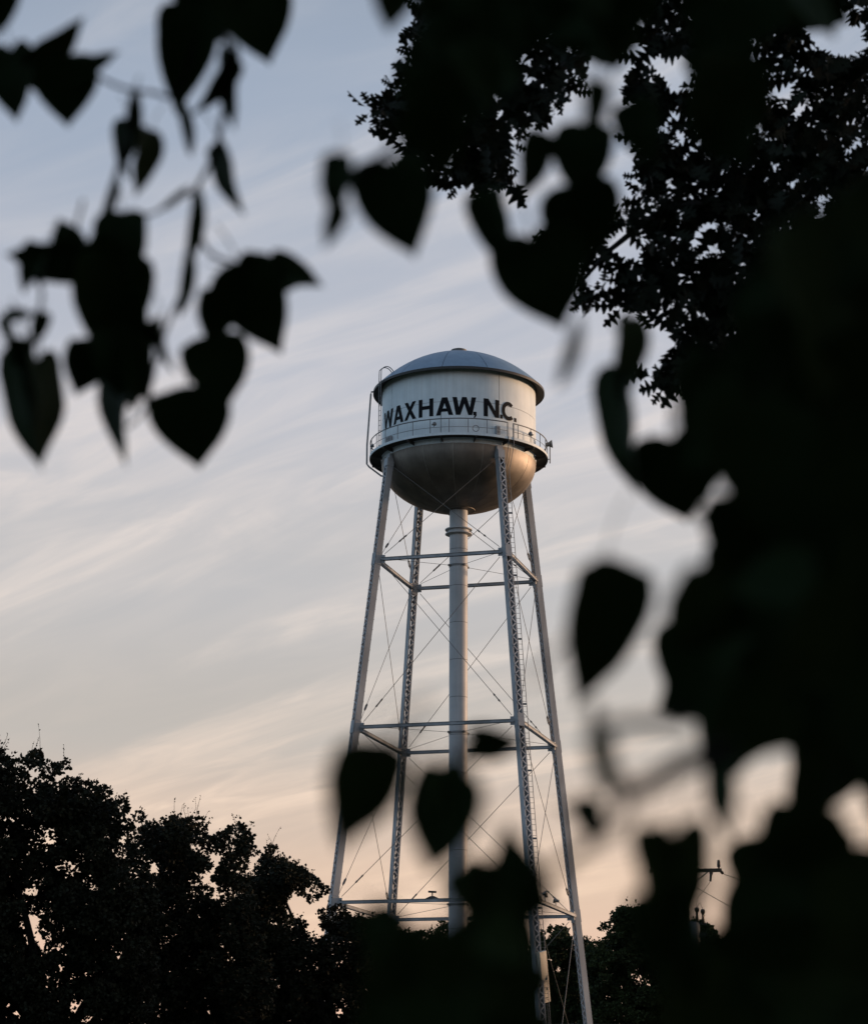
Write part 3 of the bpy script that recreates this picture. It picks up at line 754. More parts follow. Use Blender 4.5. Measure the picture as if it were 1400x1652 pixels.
# unseen trees added round the viewpoint to block low sun and sky from near foliage
G3 = 'unseen trees added for shade'
for i_, (bx_, by_, hh_, wd_) in enumerate(((31, -6, 13, 7), (33, 12, 14, 7.5), (34, 30, 13, 7.5), (36, 48, 14, 7.5), (38, 66, 14, 7.5), (41, 84, 13, 7), (43, 100, 13, 6.5), (16, -13, 16, 7), (3, -17, 17, 7.5), (-11, -14, 16, 7.5), (-23, -4, 15, 7))):
    r_ = thing('added_shade_tree', 'unseen tree added outside the picture to shade the near foliage', 'tree', (bx_, by_, 0), G3)
    g_ = np.random.default_rng(400+i_); n_ = 5200
    d_ = rand_dirs(n_, g_); p_ = V(0, 0, hh_*0.55)+d_*V(wd_, wd_, hh_*0.46)*(g_.random(n_)**0.35)[:, None]
    v_, f_ = leaf_cloud(p_, rand_dirs(n_, g_), rand_dirs(n_, g_), np.full(n_, 0.75), np.full(n_, 0.7))
    link('crown', np_mesh('crown', v_, f_), m_far, r_)['kind'] = 'stuff'
    MB().tube([V(0, 0, -0.3), V(0.1, 0, hh_*0.4), V(0, 0.1, hh_*0.85)], [0.35, 0.26, 0.06], 9).build('trunk', m_bark, r_, True)

# ------------------------------------------------------------------ utility pole and lines
PD = 78.0
pole_top = at(1104, 1392, PD); pole_xy = pole_top[:2]
pole = thing('utility_pole', 'wooden utility pole with crossarm and insulators at lower right', 'utility pole', (pole_xy[0], pole_xy[1], 0))
zt = pole_top[2]
MB().tube([V(0, 0, -0.3), V(0, 0, zt*0.5), V(0, 0, zt)], [0.17, 0.145, 0.115], 12).build('pole', m_wood, pole, True)
zarm = at(1140, 1406, PD)[2]; L2 = 58*PD/FPX
arm = MB().bar(V(-L2, -0.16, zarm-0.02), V(L2, -0.16, zarm+0.02), 0.055, 0.06).build('crossarm', m_wood, pole)
MB().bar(V(-0.75, -0.2, zarm-0.05), V(0, -0.14, zarm-0.65), 0.018, 0.018).bar(V(0.75, -0.2, zarm-0.05), V(0, -0.14, zarm-0.65), 0.018, 0.018).build('arm_brace', m_rod, pole)
def insulator(x, z, s=1.0):
    pr = [(0.02, 0), (0.03, 0.05), (0.06, 0.07), (0.05, 0.11), (0.065, 0.13), (0.055, 0.17), (0.06, 0.19), (0.05, 0.24), (0.045, 0.30), (0.0, 0.31)]
    MB().lathe([(r*s, h*s) for r, h in pr], 12, (x, -0.16, z)).build('insulator', m_porc, pole, True)
for x in (-L2+0.07, -0.55, L2-0.09): insulator(x, zarm+0.06)
xc = (1146-1104)*PD/FPX
co = MB(); co.tube([V(xc, -0.16, zarm-0.02), V(xc-0.02, -0.16, zarm-0.12)], 0.06, 8); co.tube([V(xc-0.02, -0.18, zarm-0.10), V(xc-0.05, -0.2, zarm-0.36)], [0.045, 0.04], 8)
co.build('fuse_cutout', m_porc, pole, True)
ex_ = MB(); ex_.tube([V(L2-0.02, -0.16, zarm-0.02), V(L2+0.05, -0.14, zarm-0.1)], 0.05, 8); ex_.build('dead_end_clamp', m_porc, pole, True)
# transformer group lower down
zx = at(1125, 1470, PD)[2]; xt = (1120-1104)*PD/FPX
tf = MB().lathe([(0.02, 0.0), (0.25, 0.02), (0.27, 0.08), (0.27, 0.72), (0.23, 0.80), (0.03, 0.84)], 20, (xt-0.18, -0.36, zx-1.25)).build('transformer', m_rail, pole, True)
for dx, dz in ((0.0, 0.0), (0.20, -0.06)):
    MB().lathe([(0.03, -0.42), (0.045, -0.38), (0.04, -0.12), (0.055, -0.10), (0.075, -0.05), (0.08, 0.0), (0.055, 0.05), (0.0, 0.07)], 12, (xt+dx, -0.36, zx+dz)).build('bushing', m_porc, tf, True)
MB().bar(V(xt-0.3, -0.34, zx-0.45), V(xt+0.3, -0.34, zx-0.5), 0.03, 0.03).bar(V(xt+0.05, -0.36, zx-0.85), V(xt+0.3, -0.36, zx-0.87), 0.07, 0.07).build('fixing_bar', m_dark, tf)
MB().tube(smooth_pts([V(xc-0.05, -0.2, zarm-0.36), V(xc-0.35, -0.28, zarm-0.75), V(xt+0.02, -0.34, zx+0.35), V(xt, -0.36, zx+0.05)], 5), 0.007, 5).build('jumper_wire', m_dark, pole, True)
MB().tube(smooth_pts([V(xt, -0.36, zx+0.05), V(xt+0.1, -0.36, zx+0.2), V(xt+0.2, -0.36, zx)], 5), 0.007, 5).build('jumper_wire', m_dark, pole, True)
def span(label, a, b, sag):
    pts = [a+(b-a)*t-V(0, 0, sag*4*t*(1-t)) for t in np.linspace(0, 1, 25)]
    tag(MB().tube(pts, 0.011, 5).build('power_line', m_dark), label, 'power line', 'power lines')
P0 = V(pole_xy[0], pole_xy[1], 0)
span('thin power line leaving the end of the pole\'s crossarm', P0+V(L2+0.05, -0.14, zarm-0.1), P0+V(33, 6, zarm-9), 0.4)
span('thin power line crossing below the crossarm, beside the transformer', P0+V(-0.1, 0.14, at(1116, 1443, PD)[2]+0.5), P0+V(26, 4, at(1116, 1443, PD)[2]-12.6), 0.3)

# ------------------------------------------------------------------ low metal building behind the tower
bz = at(1000, 1650, 150)[2]
bld = thing('metal_building', 'low pale metal building behind the tower, only its roof edge showing', 'building', (8.5, 156, 0))
wall = MB().box(V(0, 0, (bz-0.5)/2-0.1), (13, 7, (bz-0.5)/2+0.1)).build('wall', m_tin, bld)
MB().prism(V(-13.3, 0, bz-0.45), V(13.3, 0, bz-0.45), V(0, 1, 0), V(0, 0, 1), 7.4, 0.08).prism(V(-13.3, 0, bz-0.37), V(13.3, 0, bz-0.37), V(0, 1, 0), V(0, 0, 1), 7.4, 0.05).build('roof', m_tinroof, bld)
for i in range(5):
    w = MB().box(V(-10+5*i, -7.03, 2.4), (0.9, 0.04, 0.7)).build('window', m_tinroof, bld); MB().box(V(-10+5*i, -7.08, 2.4), (0.8, 0.02, 0.6)).build('pane', m_glass, w)
dr = MB().box(V(11.5, -7.04, 1.05), (0.5, 0.04, 1.05)).build('door', m_rail, bld); MB().box(V(11.85, -7.1, 1.0), (0.03, 0.04, 0.06)).build('handle', m_dark, dr)
#__NEAR__
# ------------------------------------------------------------------ oak, overhead at the right
def oak_leaf(seed):
    """lobed oak leaf, unit length along +Y, folded a little along the midrib"""
    g = random.Random(seed); nl = 3; half = []
    for i in range(nl):
        y = 0.24+0.25*i; w = (0.27, 0.36, 0.27)[i]*(0.85+0.3*g.random())
        half += [(0.05+0.02*g.random(), y-0.11), (w*0.9, y+0.02), (w, y+0.085), (w*0.72, y+0.10)]
    half += [(0.06, 0.86), (0.10, 0.93)]
    mid = [(0, 0.0), (0, 0.05)]
    vs = []; fs = []
    ys = [p[1] for p in half]
    spine = [(0.0, 0.02)]+[(0.0, min(0.97, y+0.015)) for _, y in half]+[(0.0, 1.0)]
    curl = lambda y: -0.16*y*y
    for x, y in spine: vs.append((0, y, curl(y)))
    for s in (1, -1):
        o = len(vs)
        jit = [0.02*(g.random()-0.5) for _ in half]
        for (x, y), j in zip(half, jit): vs.append((s*x, y+j, curl(y)+0.28*x))
        n = len(half)
        fs.append((0, 1, o) if s < 0 else (0, o, 1))
        for i in range(n-1):
            q_ = (1+i, 2+i, o+i+1, o+i); fs.append(q_ if s < 0 else q_[::-1])
        fs.append((n, n+1, o+n-1) if s < 0 else (n, o+n-1, n+1))
    o = len(vs)                                       # stalk
    vs += [(-0.010, -0.12, 0.01), (0.010, -0.12, 0.01), (0.010, 0.05, 0), (-0.010, 0.05, 0)]; fs.append((o, o+1, o+2, o+3))
    return vs, fs
OD = 18.0
oak_base = V(5.4, 18.6, 0)
oak = thing('oak_tree', 'oak tree with sharp lobed leaves filling the upper right', 'tree', tuple(oak_base))
O1 = [(598, 168), (598, 205), (640, 240), (648, 275), (700, 300), (716, 326), (735, 298), (790, 318), (818, 305), (838, 285), (825, 225), (862, 218), (895, 195), (908, 172), (952, 135), (960, 90), (880, 40), (760, 0), (700, -60), (652, 55), (636, 90), (668, 112), (638, 140)]
O2 = [(1003, 170), (1018, 215), (1012, 240), (1040, 275), (1022, 302), (985, 338), (962, 362), (895, 372), (872, 392), (900, 420), (940, 445), (900, 516), (945, 492), (985, 482), (1010, 512), (1060, 505), (1092, 560), (1045, 592), (1055, 630), (1110, 645), (1180, 640), (1260, 720), (1420, 780), (1420, -70), (960, -70), (1040, 50), (1010, 120)]
# thinner places in the crown where sky comes through
OG = [(1085, 105, 24), (1217, 85, 16), (1335, 40, 32), (1370, 65, 18), (1008, 397, 22), (1160, 165, 9), (1270, 150, 14), (1240, 280, 8), (1385, 235, 12), (1110, 235, 9), (868, 82, 14), (885, 118, 12), (1160, 330, 7), (1145, 380, 7)]
g = np.random.default_rng(5)
lobes_oak = [oak_leaf(i) for i in range(5)]
P, Dr, Nm, Ln = [], [], [], []
def clusters(poly, count, edge=False):
    xs = [p[0] for p in poly]; ys = [p[1] for p in poly]; made = 0
    while made < count:
        x = g.uniform(min(xs), max(xs)); y = g.uniform(min(ys), max(ys))
        if not inside(np.array(x), np.array(y), poly): continue
        if any((x-a)**2+(y-b)**2 < (r+14)**2 for a, b, r in OG): continue
        made += 1
        c = at(x, y, OD+g.normal()*0.9)
        ax = unit(g.normal(size=3)+V(-0.5, -0.3, -0.1))
        for j in range(int(g.integers(4, 8))):
            d = unit(ax*0.55+unit(g.normal(size=3))*V(1, 0.75, 0.8)+V(0, 0, -0.15)); L = 0.18*(0.5+0.85*g.random())
            tip = c+d*(L+0.05); px, py, _ = pix(tip)
            if not inside(px, py, poly)[0] and g.random() < 0.8: continue
            if any((px[0]-a)**2+(py[0]-b)**2 < r**2 for a, b, r in OG): continue
            P.append(c+d*0.05); Dr.append(d); Nm.append(unit(g.normal(size=3)*0.8+V(0, -1.0, -0.9))); Ln.append(L)
clusters(O1, 240); clusters(O2, 900)
nin = len(P)
# rest of the crown, above and to the right of the picture
while len(P) < nin+3200:
    d = unit(g.normal(size=3)); c = oak_base+V(0, 0.3, 11.2)+d*V(6.6, 5.2, 5.0)*g.random()**0.4
    px, py, dd = pix(c)
    if dd[0] > 0 and -40 < px[0] < 1440 and -40 < py[0] < 1800: continue
    if c[2] < 5.0: continue
    for j in range(5):
        e = unit(g.normal(size=3)); P.append(c+e*0.06); Dr.append(e); Nm.append(unit(g.normal(size=3)+V(0, 0, 1))); Ln.append(0.15*(0.8+0.5*g.random()))
P, Dr, Nm, Ln = map(np.array, (P, Dr, Nm, Ln))
P = P-oak_base
S = np.cross(Dr, Nm); S /= np.linalg.norm(S, axis=1, keepdims=True); Nm = np.cross(S, Dr)
# the 300 leaves that stand freest at the crown's edge are single parts
px, py, _ = pix(P+oak_base+Dr*Ln[:, None]*0.6)
hist, xe, ye = np.histogram2d(px[:nin], py[:nin], bins=[36, 40], range=[[580, 1420], [-80, 800]])
ix = np.clip(((px[:nin]-580)/(840/36)).astype(int), 0, 35); iy = np.clip(((py[:nin]+80)/22).astype(int), 0, 39)
free = hist[ix, iy]+np.where((px[:nin] > 1380) | (py[:nin] < 20), 60, 0)
single = np.argsort(free)[:300]
oak_me = []
for vs, fs in lobes_oak:
    me = bpy.data.meshes.new('oak_leaf'); me.from_pydata(vs, [], fs); me.update(); me.materials.append(m_oak); oak_me.append(me)
for n_, i in enumerate(single):
    o = bpy.data.objects.new('leaf', oak_me[n_ % 5]); COL.objects.link(o); o.parent = oak
    L = Ln[i]; o.matrix_local = Matrix(((S[i][0]*L, Dr[i][0]*L, Nm[i][0]*L, P[i][0]), (S[i][1]*L, Dr[i][1]*L, Nm[i][1]*L, P[i][1]), (S[i][2]*L, Dr[i][2]*L, Nm[i][2]*L, P[i][2]), (0, 0, 0, 1)))
mask = np.ones(len(P), bool); mask[single] = False
rest = np.nonzero(mask)[0]; AV = []; AF = []; off = 0
for v_ in range(5):
    ids = rest[v_::5]; lv = np.array(lobes_oak[v_][0]); lf = lobes_oak[v_][1]
    W = P[ids][:, None, :]+(S[ids][:, None, :]*lv[None, :, 0:1]+Dr[ids][:, None, :]*lv[None, :, 1:2]+Nm[ids][:, None, :]*lv[None, :, 2:3])*Ln[ids][:, None, None]
    AV.append(W.reshape(-1, 3))
    tri = []
    for f in lf:
        for a in range(1, len(f)-1): tri.append((f[0], f[a], f[a+1]))
    tri = np.array(tri); AF.append((np.arange(len(ids))[:, None, None]*len(lv)+tri[None]).reshape(-1, 3)+off); off += len(ids)*len(lv)
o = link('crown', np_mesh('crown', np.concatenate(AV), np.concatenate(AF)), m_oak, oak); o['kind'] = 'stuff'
MB().tube(smooth_pts([V(0, 0, -0.2), V(0.02, 0, 1.5), V(-0.1, 0.1, 5), V(0.1, 0, 9), V(0, 0.1, 13.5)], 5), np.linspace(0.42, 0.07, 21), 12).build('trunk', m_bark, oak, True)
for pts, r0 in (([(1500, 640), (1300, 420), (1120, 330), (1000, 390), (925, 470)], 0.075), ([(1500, 460), (1300, 250), (1150, 120), (1050, 60), (900, 110), (800, 200), (720, 250)], 0.085),
                ([(1300, 420), (1180, 500), (1100, 590), (1062, 612)], 0.035), ([(1150, 120), (1080, 220), (1030, 280)], 0.03), ([(900, 110), (760, 120), (660, 150), (610, 182)], 0.03)):
    w = [at(x, y, OD+0.3*math.sin(x*0.02))-oak_base for x, y in pts]
    if pts[0][0] >= 1500: w = [V(0, 0.05, w[0][2]-0.9)]+w
    MB().tube(smooth_pts(w, 5), np.linspace(r0, 0.010, (len(w)-1)*5+1), 7).build('limb', m_bark, oak, True)
for i in range(9):
    a = i*0.7; h = 6+0.7*i; w = [V(0, 0, h), V(1.6*math.cos(a), 1.6*math.sin(a), h+1.0), V(3.6*math.cos(a), 3.2*math.sin(a), h+1.6), V(5.2*math.cos(a), 4.2*math.sin(a), h+2.4)]
    if abs(w[2][0]+5.4) < 3.6 and w[2][1] < 1.5 and w[2][0] < -1: continue
    MB().tube(smooth_pts(w, 4), np.linspace(0.13, 0.02, 13), 7).build('limb', m_bark, oak, True)

# ------------------------------------------------------------------ redbud whose twigs hang close to the lens
def heart_leaf(seed, fold=0.22, curl=0.18, lobe=1.0):
    """heart-shaped leaf, stalk end at the origin, tip at y = -1, half width 0.5"""
    g = random.Random(seed)
    edge = [(0.0, 0.0), (0.10, 0.085), (0.24, 0.125), (0.37, 0.10), (0.46, 0.0), (0.50, -0.14), (0.50, -0.30), (0.465, -0.45), (0.40, -0.58), (0.31, -0.70), (0.215, -0.795), (0.12, -0.875), (0.035, -0.955)]
    # lobe 1: deep heart; lobe 0: rounded, egg-shaped base
    edge = [(x, (y*lobe if y > 0 else y)-(1-lobe)*0.26*(2*x)**1.6*max(0, 1-i/8)) for i, (x, y) in enumerate(edge)]
    vs = []; fs = []; n = len(edge)
    bend = lambda y: -curl*y*y
    spy = [0.0, -0.01, -0.02, -0.05, -0.10, -0.19, -0.32, -0.46, -0.59, -0.71, -0.80, -0.88, -0.955]
    for y in spy: vs.append((0, y, bend(y)))
    vs.append((0, -1.0, bend(1.0)))
    for s in (1, -1):
        sk = 0.06*(g.random()-0.5); o = len(vs)
        for (x, y) in edge[1:]:
            xx = s*x*(1+sk); vs.append((xx, y+0.015*(g.random()-0.5), bend(y)+fold*abs(xx)+0.05*math.sin(9*y+seed)*abs(xx)))
        m = n-1
        fs.append((0, 1, o) if s < 0 else (0, o, 1))
        for i in range(m-1):
            q_ = (1+i, 2+i, o+i+1, o+i); fs.append(q_ if s < 0 else q_[::-1])
        fs.append((m, m+1, o+m-1) if s < 0 else (m, o+m-1, m+1))
    o = len(vs)
    pth = [(0, -0.03, 0), (0.01, 0.14, 0.03), (0.03, 0.30, 0.10), (0.05, 0.42, 0.20)]
    for i, (x, y, z) in enumerate(pth):
        r = 0.012
        vs += [(x-r, y, z), (x, y, z+r), (x+r, y, z), (x, y, z-r)]
        if i:
            for k in range(4): fs.append((o+(i-1)*4+k, o+(i-1)*4+(k+1) % 4, o+i*4+(k+1) % 4, o+i*4+k))
    return vs, fs
RB_BASE = V(1.75, 2.3, 0)
rb = thing('redbud_tree', 'near redbud tree, its blurred heart-shaped leaves and twigs framing the view', 'tree', tuple(RB_BASE))
hl = [heart_leaf(i, 0.10+0.07*(i % 4), 0.10+0.05*(i % 4), (0.95, 0.35, 0.7, 0.15, 0.5)[i]) for i in range(5)]
def tube_leaf(): pass
hme = []
for vs, fs in hl:
    me = bpy.data.meshes.new('redbud_leaf'); me.from_pydata(vs, [], fs); me.update(); me.materials.append(m_redbud)
    me.polygons.foreach_set('use_smooth', [True]*len(me.polygons)); hme.append(me)
def pod_mesh():
    mb = MB(); n = 12
    for i in range(n+1):
        t = i/n; w = 0.115*math.sin(math.pi*min(1, 0.06+t*0.94))**0.6; x = 0.05*math.sin(3*t)
        mb.v += [(x-w, -t, 0), (x, -t, 0.018), (x+w, -t, 0), (x, -t, -0.018)]
        if i:
            for k in range(4): mb.f.append(((i-1)*4+k, (i-1)*4+(k+1) % 4, i*4+(k+1) % 4, i*4+k))
    mb.tube([(0, 0, 0), (0.01, 0.1, 0.01), (0.03, 0.18, 0.02)], 0.012, 4)
    me = bpy.data.meshes.new('seed_pod'); me.from_pydata(mb.v, [], mb.f); me.update(); me.materials.append(m_redbud); return me
pod_me = pod_mesh()
LEAVES = 0
def near_leaf(bx, by, tx, ty, w, d, kind='leaf', dil=1.0, form=None):
    """leaf seen from photo point (bx, by) at its stalk to (tx, ty) at its tip, w px broad, d metres away; it is turned in space to show that breadth"""
    global LEAVES
    l = math.hypot(tx-bx, ty-by); br = dil*38/d                # br: how far the lens spreads an edge at this distance
    ux, uy = (tx-bx)/l, (ty-by)/l; bx -= ux*br*0.3; by -= uy*br*0.3; tx += ux*br*0.55; ty += uy*br*0.55; w += br*0.75; l += br*0.85
    s = max(l, w) if kind == 'leaf' else l
    asp = max(0.6, min(1, w/s)); asp = 0.5+0.5*asp if asp > 0.6 else asp
    a = math.acos(min(1, l/s)); t = math.acos(min(1, w/(s*asp))) if kind == 'leaf' else 0.2
    if kind == 'pod': asp = 1.0
    sg = 1 if LEAVES % 2 else -1
    dx, dy = (tx-bx)/l, (ty-by)/l
    along = RGT*dx-UPV*dy; perp = RGT*dy+UPV*dx
    yv = -(along*math.cos(a)+FWD*math.sin(a)*0.9*sg); yv = unit(yv)
    xv = perp*math.cos(t)+FWD*math.sin(t)*sg; xv = unit(xv-yv*(xv@yv)); zv = np.cross(xv, yv)
    sc = s*d/FPX; p = at(bx, by, d)-RB_BASE
    me = pod_me if kind == 'pod' else hme[(LEAVES*3) % 5 if form is None else form]
    o = bpy.data.objects.new('seed_pod' if kind == 'pod' else 'leaf', me); COL.objects.link(o); o.parent = rb
    xv = xv*asp
    o.matrix_local = Matrix(((xv[0]*sc, yv[0]*sc, zv[0]*sc, p[0]), (xv[1]*sc, yv[1]*sc, zv[1]*sc, p[1]), (xv[2]*sc, yv[2]*sc, zv[2]*sc, p[2]), (0, 0, 0, 1)))
    LEAVES += 1
A, B_, C_, D_, E_ = 3.2, 3.1, 2.4, 2.6, 1.5
NEAR = [
 # top left sprays
 (18, 84, 20, 190, 78, A), (2, -30, -2, 58, 40, A), (44, 108, 140, 40, 30, A), (118, 126, 186, 80, 34, A), (106, 98, 108, 196, 100, A), (62, 122, 96, 150, 40, A),
 (326, 12, 274, 172, 96, A), (388, -36, 438, 93, 128, A), (330, -50, 352, 62, 110, A), (300, 20, 288, 100, 80, A),
 (374, 88, 368, 205, 32, A), (366, 84, 332, 190, 18, A), (356, 232, 378, 346, 32, A),
 (242, 214, 226, 314, 28, A), (206, 200, 196, 288, 24, A),
 # middle left sprays
 (128, 424, 12, 416, 54, B_), (72, 398, 30, 464, 40, B_), (122, 412, 92, 358, 55, B_), (198, 346, 196, 458, 88, B_), (176, 420, 176, 572, 112, B_), (150, 415, 215, 425, 60, B_),
 (148, 550, 130, 634, 70, B_), (200, 556, 178, 746, 60, B_), (184, 532, 222, 656, 84, B_), (46, 572, 36, 754, 60, B_), (62, 586, 80, 742, 40, B_),
 (304, 626, 318, 750, 126, B_), (338, 546, 368, 652, 104, B_), (388, 428, 444, 568, 112, B_), (386, 446, 338, 536, 62, B_), (384, 436, 474, 466, 70, B_, 'leaf', 1.0, 1), (430, 432, 518, 450, 46, B_, 'leaf', 1.0, 3), (96, 404, 62, 452, 44, B_), (352, 466, 346, 552, 62, B_, 'leaf', 1.0, 3), (214, 470, 226, 545, 46, B_), (210, 580, 236, 640, 50, B_),
 (262, 512, 262, 598, 18, B_),
 (12, 512, 52, 504, 16, B_), (8, 513, 22, 560, 16, B_), (66, 508, 58, 552, 18, B_), (18, 556, 62, 552, 14, B_), (38, 556, 30, 592, 22, B_),
 # top centre
 (550, 252, 536, 352, 44, 2.2), (544, 330, 530, 394, 22, 2.2), (632, 266, 655, 408, 118, C_), (632, -50, 632, 42, 62, 2.2),
 # right of centre
 (795, 302, 804, 436, 54, D_), (866, 214, 850, 318, 46, D_), (946, 206, 930, 318, 90, D_), (925, 304, 960, 408, 124, D_), (858, 388, 902, 524, 140, D_),
 (950, 130, 965, 215, 36, 1.9), (1022, 165, 1046, 262, 60, D_),
 (1016, 516, 1010, 650, 50, D_), (1008, 606, 996, 792, 44, D_), (1082, 714, 1112, 838, 134, D_), (1044, 730, 1042, 796, 56, D_),
 # lower centre, nearest the lens
 (596, 1200, 564, 1368, 112, E_, 'leaf', 1.0, 1), (728, 1262, 688, 1398, 104, E_, 'leaf', 1.0, 0), (705, 1250, 750, 1330, 66, E_), (764, 1196, 838, 1204, 50, 1.9),
 (852, 1480, 814, 1342, 80, 1.6), (838, 1390, 842, 1520, 56, 1.6), (742, 1404, 792, 1486, 64, 1.6), (812, 1400, 820, 1500, 70, 1.6),
 (976, 904, 957, 1138, 124, 1.8, 'leaf', 1.0, 3), (955, 1290, 948, 1352, 36, 1.6), (1086, 1352, 1082, 1540, 108, E_, 'leaf', 1.0, 0), (1056, 1344, 1066, 1450, 50, E_, 'leaf', 1.0, 2), (1112, 1356, 1104, 1470, 52, E_, 'leaf', 1.0, 1), (1088, 1430, 1092, 1640, 96, E_, 'leaf', 1.0, 3), (1104, 1540, 1100, 1710, 100, E_, 'leaf', 1.0, 3), (1168, 1236, 1164, 1352, 28, 1.6), (960, 1190, 985, 1280, 30, 1.3),
]
for L_ in NEAR: near_leaf(*L_)
for L_ in [(290, 160, 306, 246, 10, A), (218, 148, 200, 262, 18, A), (300, 304, 260, 336, 10, A), (320, 310, 303, 420, 24, B_), (306, 400, 290, 504, 14, B_), (188, 286, 164, 356, 10, A), (932, 520, 902, 616, 14, 1.9), (960, 130, 940, 200, 12, 1.9)]:
    near_leaf(*L_, 'pod')
# masses of overlapping leaves: packed leaf by leaf until the mass is closed
M1 = [(690, -70), (672, 45), (652, 115), (646, 190), (668, 240), (728, 245), (755, 190), (820, 150), (838, 70), (870, 55), (930, 88), (1000, 105), (1040, 50), (1060, -70)]
M2 = [(1108, -70), (1112, 220), (1200, 262), (1236, 150), (1232, 102), (1196, 60), (1322, 30), (1322, -70)]
M3 = [(1440, 255), (1350, 300), (1260, 345), (1205, 430), (1200, 520), (1150, 565), (1100, 605), (1084, 650), (1092, 712), (1172, 745), (1164, 830), (1136, 862), (1095, 920), (1075, 962), (1080, 1050), (1092, 1130), (1115, 1215), (1160, 1262), (1238, 1220), (1268, 1258), (1272, 1302), (1225, 1318), (1190, 1366), (1156, 1432), (1162, 1485), (1135, 1560), (1120, 1720), (1440, 1720)]
M4 = [(592, 1480), (606, 1440), (632, 1458), (652, 1492), (730, 1496), (745, 1470), (800, 1485), (846, 1490), (836, 1720), (582, 1720)]
GAPS = [(1347, 1160, 24), (1340, 1178, 16), (1372, 1300, 34), (1400, 1330, 30)]
def pack(poly, size, depth, seed, cap, cell=12):
    g = random.Random(seed); xs = [p[0] for p in poly]; ys = [p[1] for p in poly]
    gx, gy = np.meshgrid(np.arange(min(xs), max(xs), cell), np.arange(min(ys), max(ys), cell))
    ins = inside(gx, gy, poly)
    for a, b, r in GAPS: ins &= (gx-a)**2+(gy-b)**2 > r*r
    cov = np.zeros(gx.shape, int); made = 0; tries = 0
    need = 2
    while made < cap and tries < 6000:
        tries += 1
        miss = np.argwhere(ins & (cov < need))
        if len(miss) < 6: break
        i, j = miss[g.randrange(len(miss))]; cx, cy_ = gx[i, j]+g.uniform(-6, 6), gy[i, j]+g.uniform(-6, 6)
        shrink = max(0.4, 1-0.0004*tries)
        s = size*g.uniform(0.75, 1.2)*shrink; ang = g.gauss(0, 0.65); w = s*g.uniform(0.6, 1.0)
        dx, dy = math.sin(ang), math.cos(ang)
        bx, by, tx, ty = cx-dx*s*0.42, cy_-dy*s*0.42, cx+dx*s*0.58, cy_+dy*s*0.58
        rx, ry = gx-bx, gy-by; al = (rx*dx+ry*dy)/s; pr = np.abs(rx*dy-ry*dx)/w
        hit = (al > -0.05) & (al < 1) & (pr < 0.5*np.clip(1.25-al**1.4*1.25, 0, 1)*np.clip(0.75+al*2, 0, 1))
        bad = (hit & ~ins).sum(); tot = hit.sum()
        if tot == 0 or bad > 0.06*tot+0.5: continue
        near_leaf(bx, by, tx, ty, w, depth*g.uniform(0.88, 1.18), 'leaf', 0.3); cov += hit; made += 1
    return made
n1 = pack(M1, 120, 2.5, 1, 50); n2 = pack(M2, 120, 2.5, 2, 30); n3 = pack(M3, 190, 1.75, 3, 97); n4 = pack(M4, 125, 1.6, 4, 36)
# twigs
def twig(pts, d, r0=0.0022, r1=0.0012):
    w = [at(x, y, d)-RB_BASE for x, y in pts]; n = (len(w)-1)*5+1
    MB().tube(smooth_pts(w, 5), np.linspace(r0*2.2, r1*2.2, n), 6).build('twig', m_bark, rb, True)
twig([(350, -90), (352, 20), (368, 90), (352, 230), (318, 305), (314, 345), (336, 405), (385, 428)], A)
twig([(150, 120), (200, 142), (250, 150), (275, 155), (300, 120), (330, 20)], A, 0.0012, 0.0014)
twig([(216, 150), (206, 210), (186, 288), (165, 352), (130, 420)], A)
twig([(318, 305), (280, 325), (245, 345), (200, 350)], A, 0.0012, 0.001)
twig([(135, 322), (122, 372), (110, 420)], B_, 0.001, 0.001)
twig([(290, 480), (265, 540), (245, 610), (235, 660), (205, 690)], B_, 0.0014, 0.001)
twig([(55, 445), (68, 470), (62, 510), (40, 580)], B_, 0.0014, 0.001)
twig([(1180, 1215), (1110, 1228), (1015, 1275), (965, 1200), (957, 1132)], 1.35, 0.0035, 0.0016)
twig([(1110, 1166), (1030, 1166), (965, 1172)], 1.3, 0.0019, 0.0016)
twig([(900, 1300), (930, 1310), (955, 1330)], 1.5, 0.001, 0.001)
twig([(1015, 1275), (1000, 1320), (940, 1370), (870, 1420)], 1.2, 0.0018, 0.0014)
twig([(915, 1030), (870, 1080), (850, 1110)], 1.4, 0.0009, 0.0007)
twig([(690, 1120), (650, 1180), (600, 1215)], 1.3, 0.0010, 0.0008)
twig([(700, 1195), (640, 1190), (592, 1212)], 1.35, 0.0008, 0.0008)
twig([(560, 300), (600, 262), (680, 200), (760, 90)], 2.4, 0.0012, 0.0022)
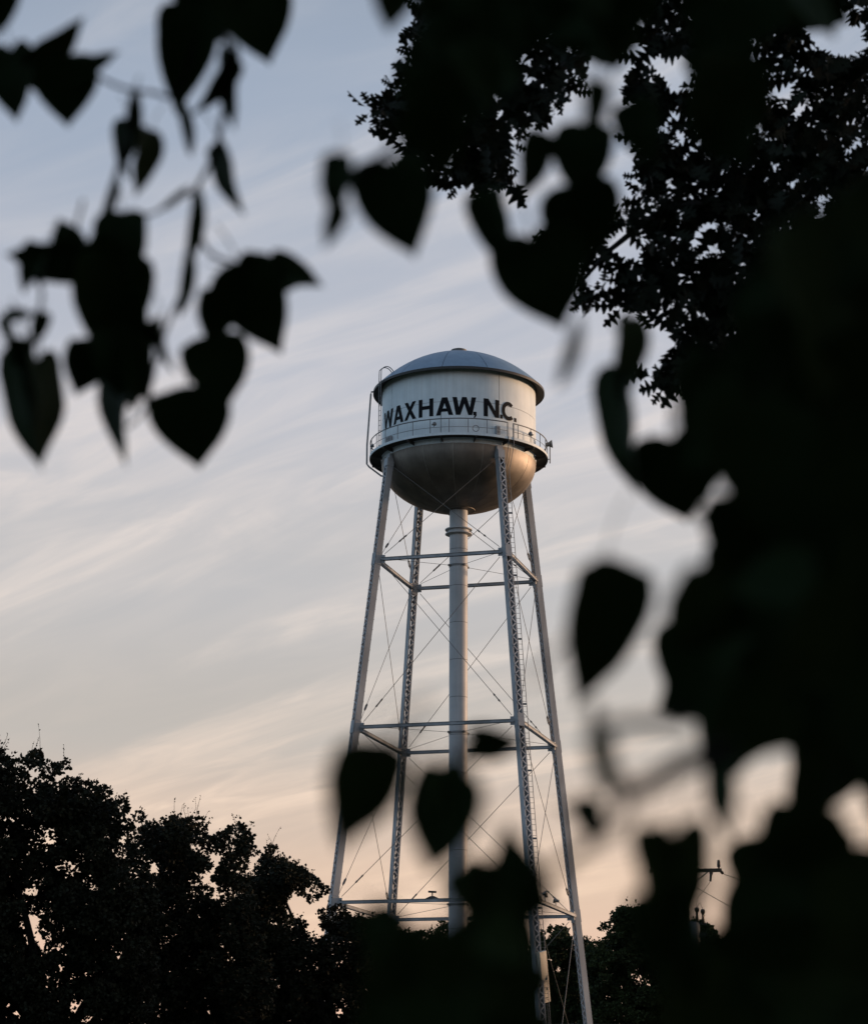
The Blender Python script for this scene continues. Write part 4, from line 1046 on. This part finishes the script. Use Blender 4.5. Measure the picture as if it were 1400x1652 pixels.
# stems and boughs; unseen crown leaves added round the camera to shade near ones
MB().tube(smooth_pts([V(0, 0, -0.15), V(0.03, 0.02, 0.6), V(-0.05, 0.1, 1.4), V(0.0, 0.2, 2.2)], 5), np.linspace(0.115, 0.085, 16), 12).build('trunk', m_bark, rb, True)
def bough(w, r0, r1): MB().tube(smooth_pts(w, 6), np.linspace(r0, r1, (len(w)-1)*6+1), 8).build('branch', m_bark, rb, True)
bough([V(0, 0.2, 2.1), V(-0.2, 0.6, 2.7), V(-0.8, 0.9, 3.4), V(-1.6, 0.95, 3.7), V(-2.2, 0.9, 3.75)], 0.06, 0.012)
bough([V(0, 0.2, 2.1), V(0.3, -0.4, 3.0), V(-0.2, -1.6, 3.8), V(-0.9, -2.8, 4.2)], 0.06, 0.015)
bough([V(-0.05, 0.1, 1.5), V(-0.5, -0.8, 2.2), V(-1.4, -2.4, 2.9), V(-2.4, -3.6, 3.2)], 0.05, 0.012)
bough([V(0, 0.2, 2.1), V(0.8, 0.8, 3.0), V(1.6, 1.4, 4.0)], 0.06, 0.015)
bough([V(0, 0.15, 1.8), V(-0.25, 0.0, 2.0), V(-0.9, -0.2, 2.1), V(-1.2, -0.35, 2.05)], 0.03, 0.006)
def crown_rest():
    g = np.random.default_rng(77); CP = []; CD = []
    cents = [(V(0, 0.3, 3.6), V(2.6, 2.4, 1.7)), (V(-1.6, -1.6, 3.5), V(2.6, 2.2, 1.3)), (V(-2.3, 0.9, 4.1), V(1.8, 1.6, 1.0)), (V(0.9, 0.4, 2.2), V(1.2, 1.8, 1.3)), (V(-1.8, -3.4, 2.6), V(2.6, 1.4, 1.6)), (V(-3.9, -1.2, 3.0), V(1.2, 2.4, 1.5))]
    for c, r in cents:
        n = 2600; d = rand_dirs(n, g); p = c+d*r*(g.random(n)**0.45)[:, None]; CP.append(p)
    CP = np.concatenate(CP); wp = CP+RB_BASE
    x, y, d = pix(wp); dist = np.linalg.norm(wp-CAM, axis=1)
    m = 150/np.maximum(d, 0.2)+110
    vis = (d > 0) & (x > -m) & (x < PW+m) & (y > -m) & (y < PH+m+300)
    ok = ~vis & (dist > 0.65) & (wp[:, 2] > 0.7)
    CP = CP[ok]; n = len(CP)
    D = rand_dirs(n, g)*V(1, 1, 0.6)+V(0, 0, -0.7); D /= np.linalg.norm(D, axis=1, keepdims=True)
    L = 0.085*(0.7+0.6*g.random(n))
    v, f = leaf_cloud(CP, D, rand_dirs(n, g)+V(0, 0, 0.6), L, L*1.05)
    o = link('crown', np_mesh('crown', v, f), m_redbud, rb); o['kind'] = 'stuff'
crown_rest()
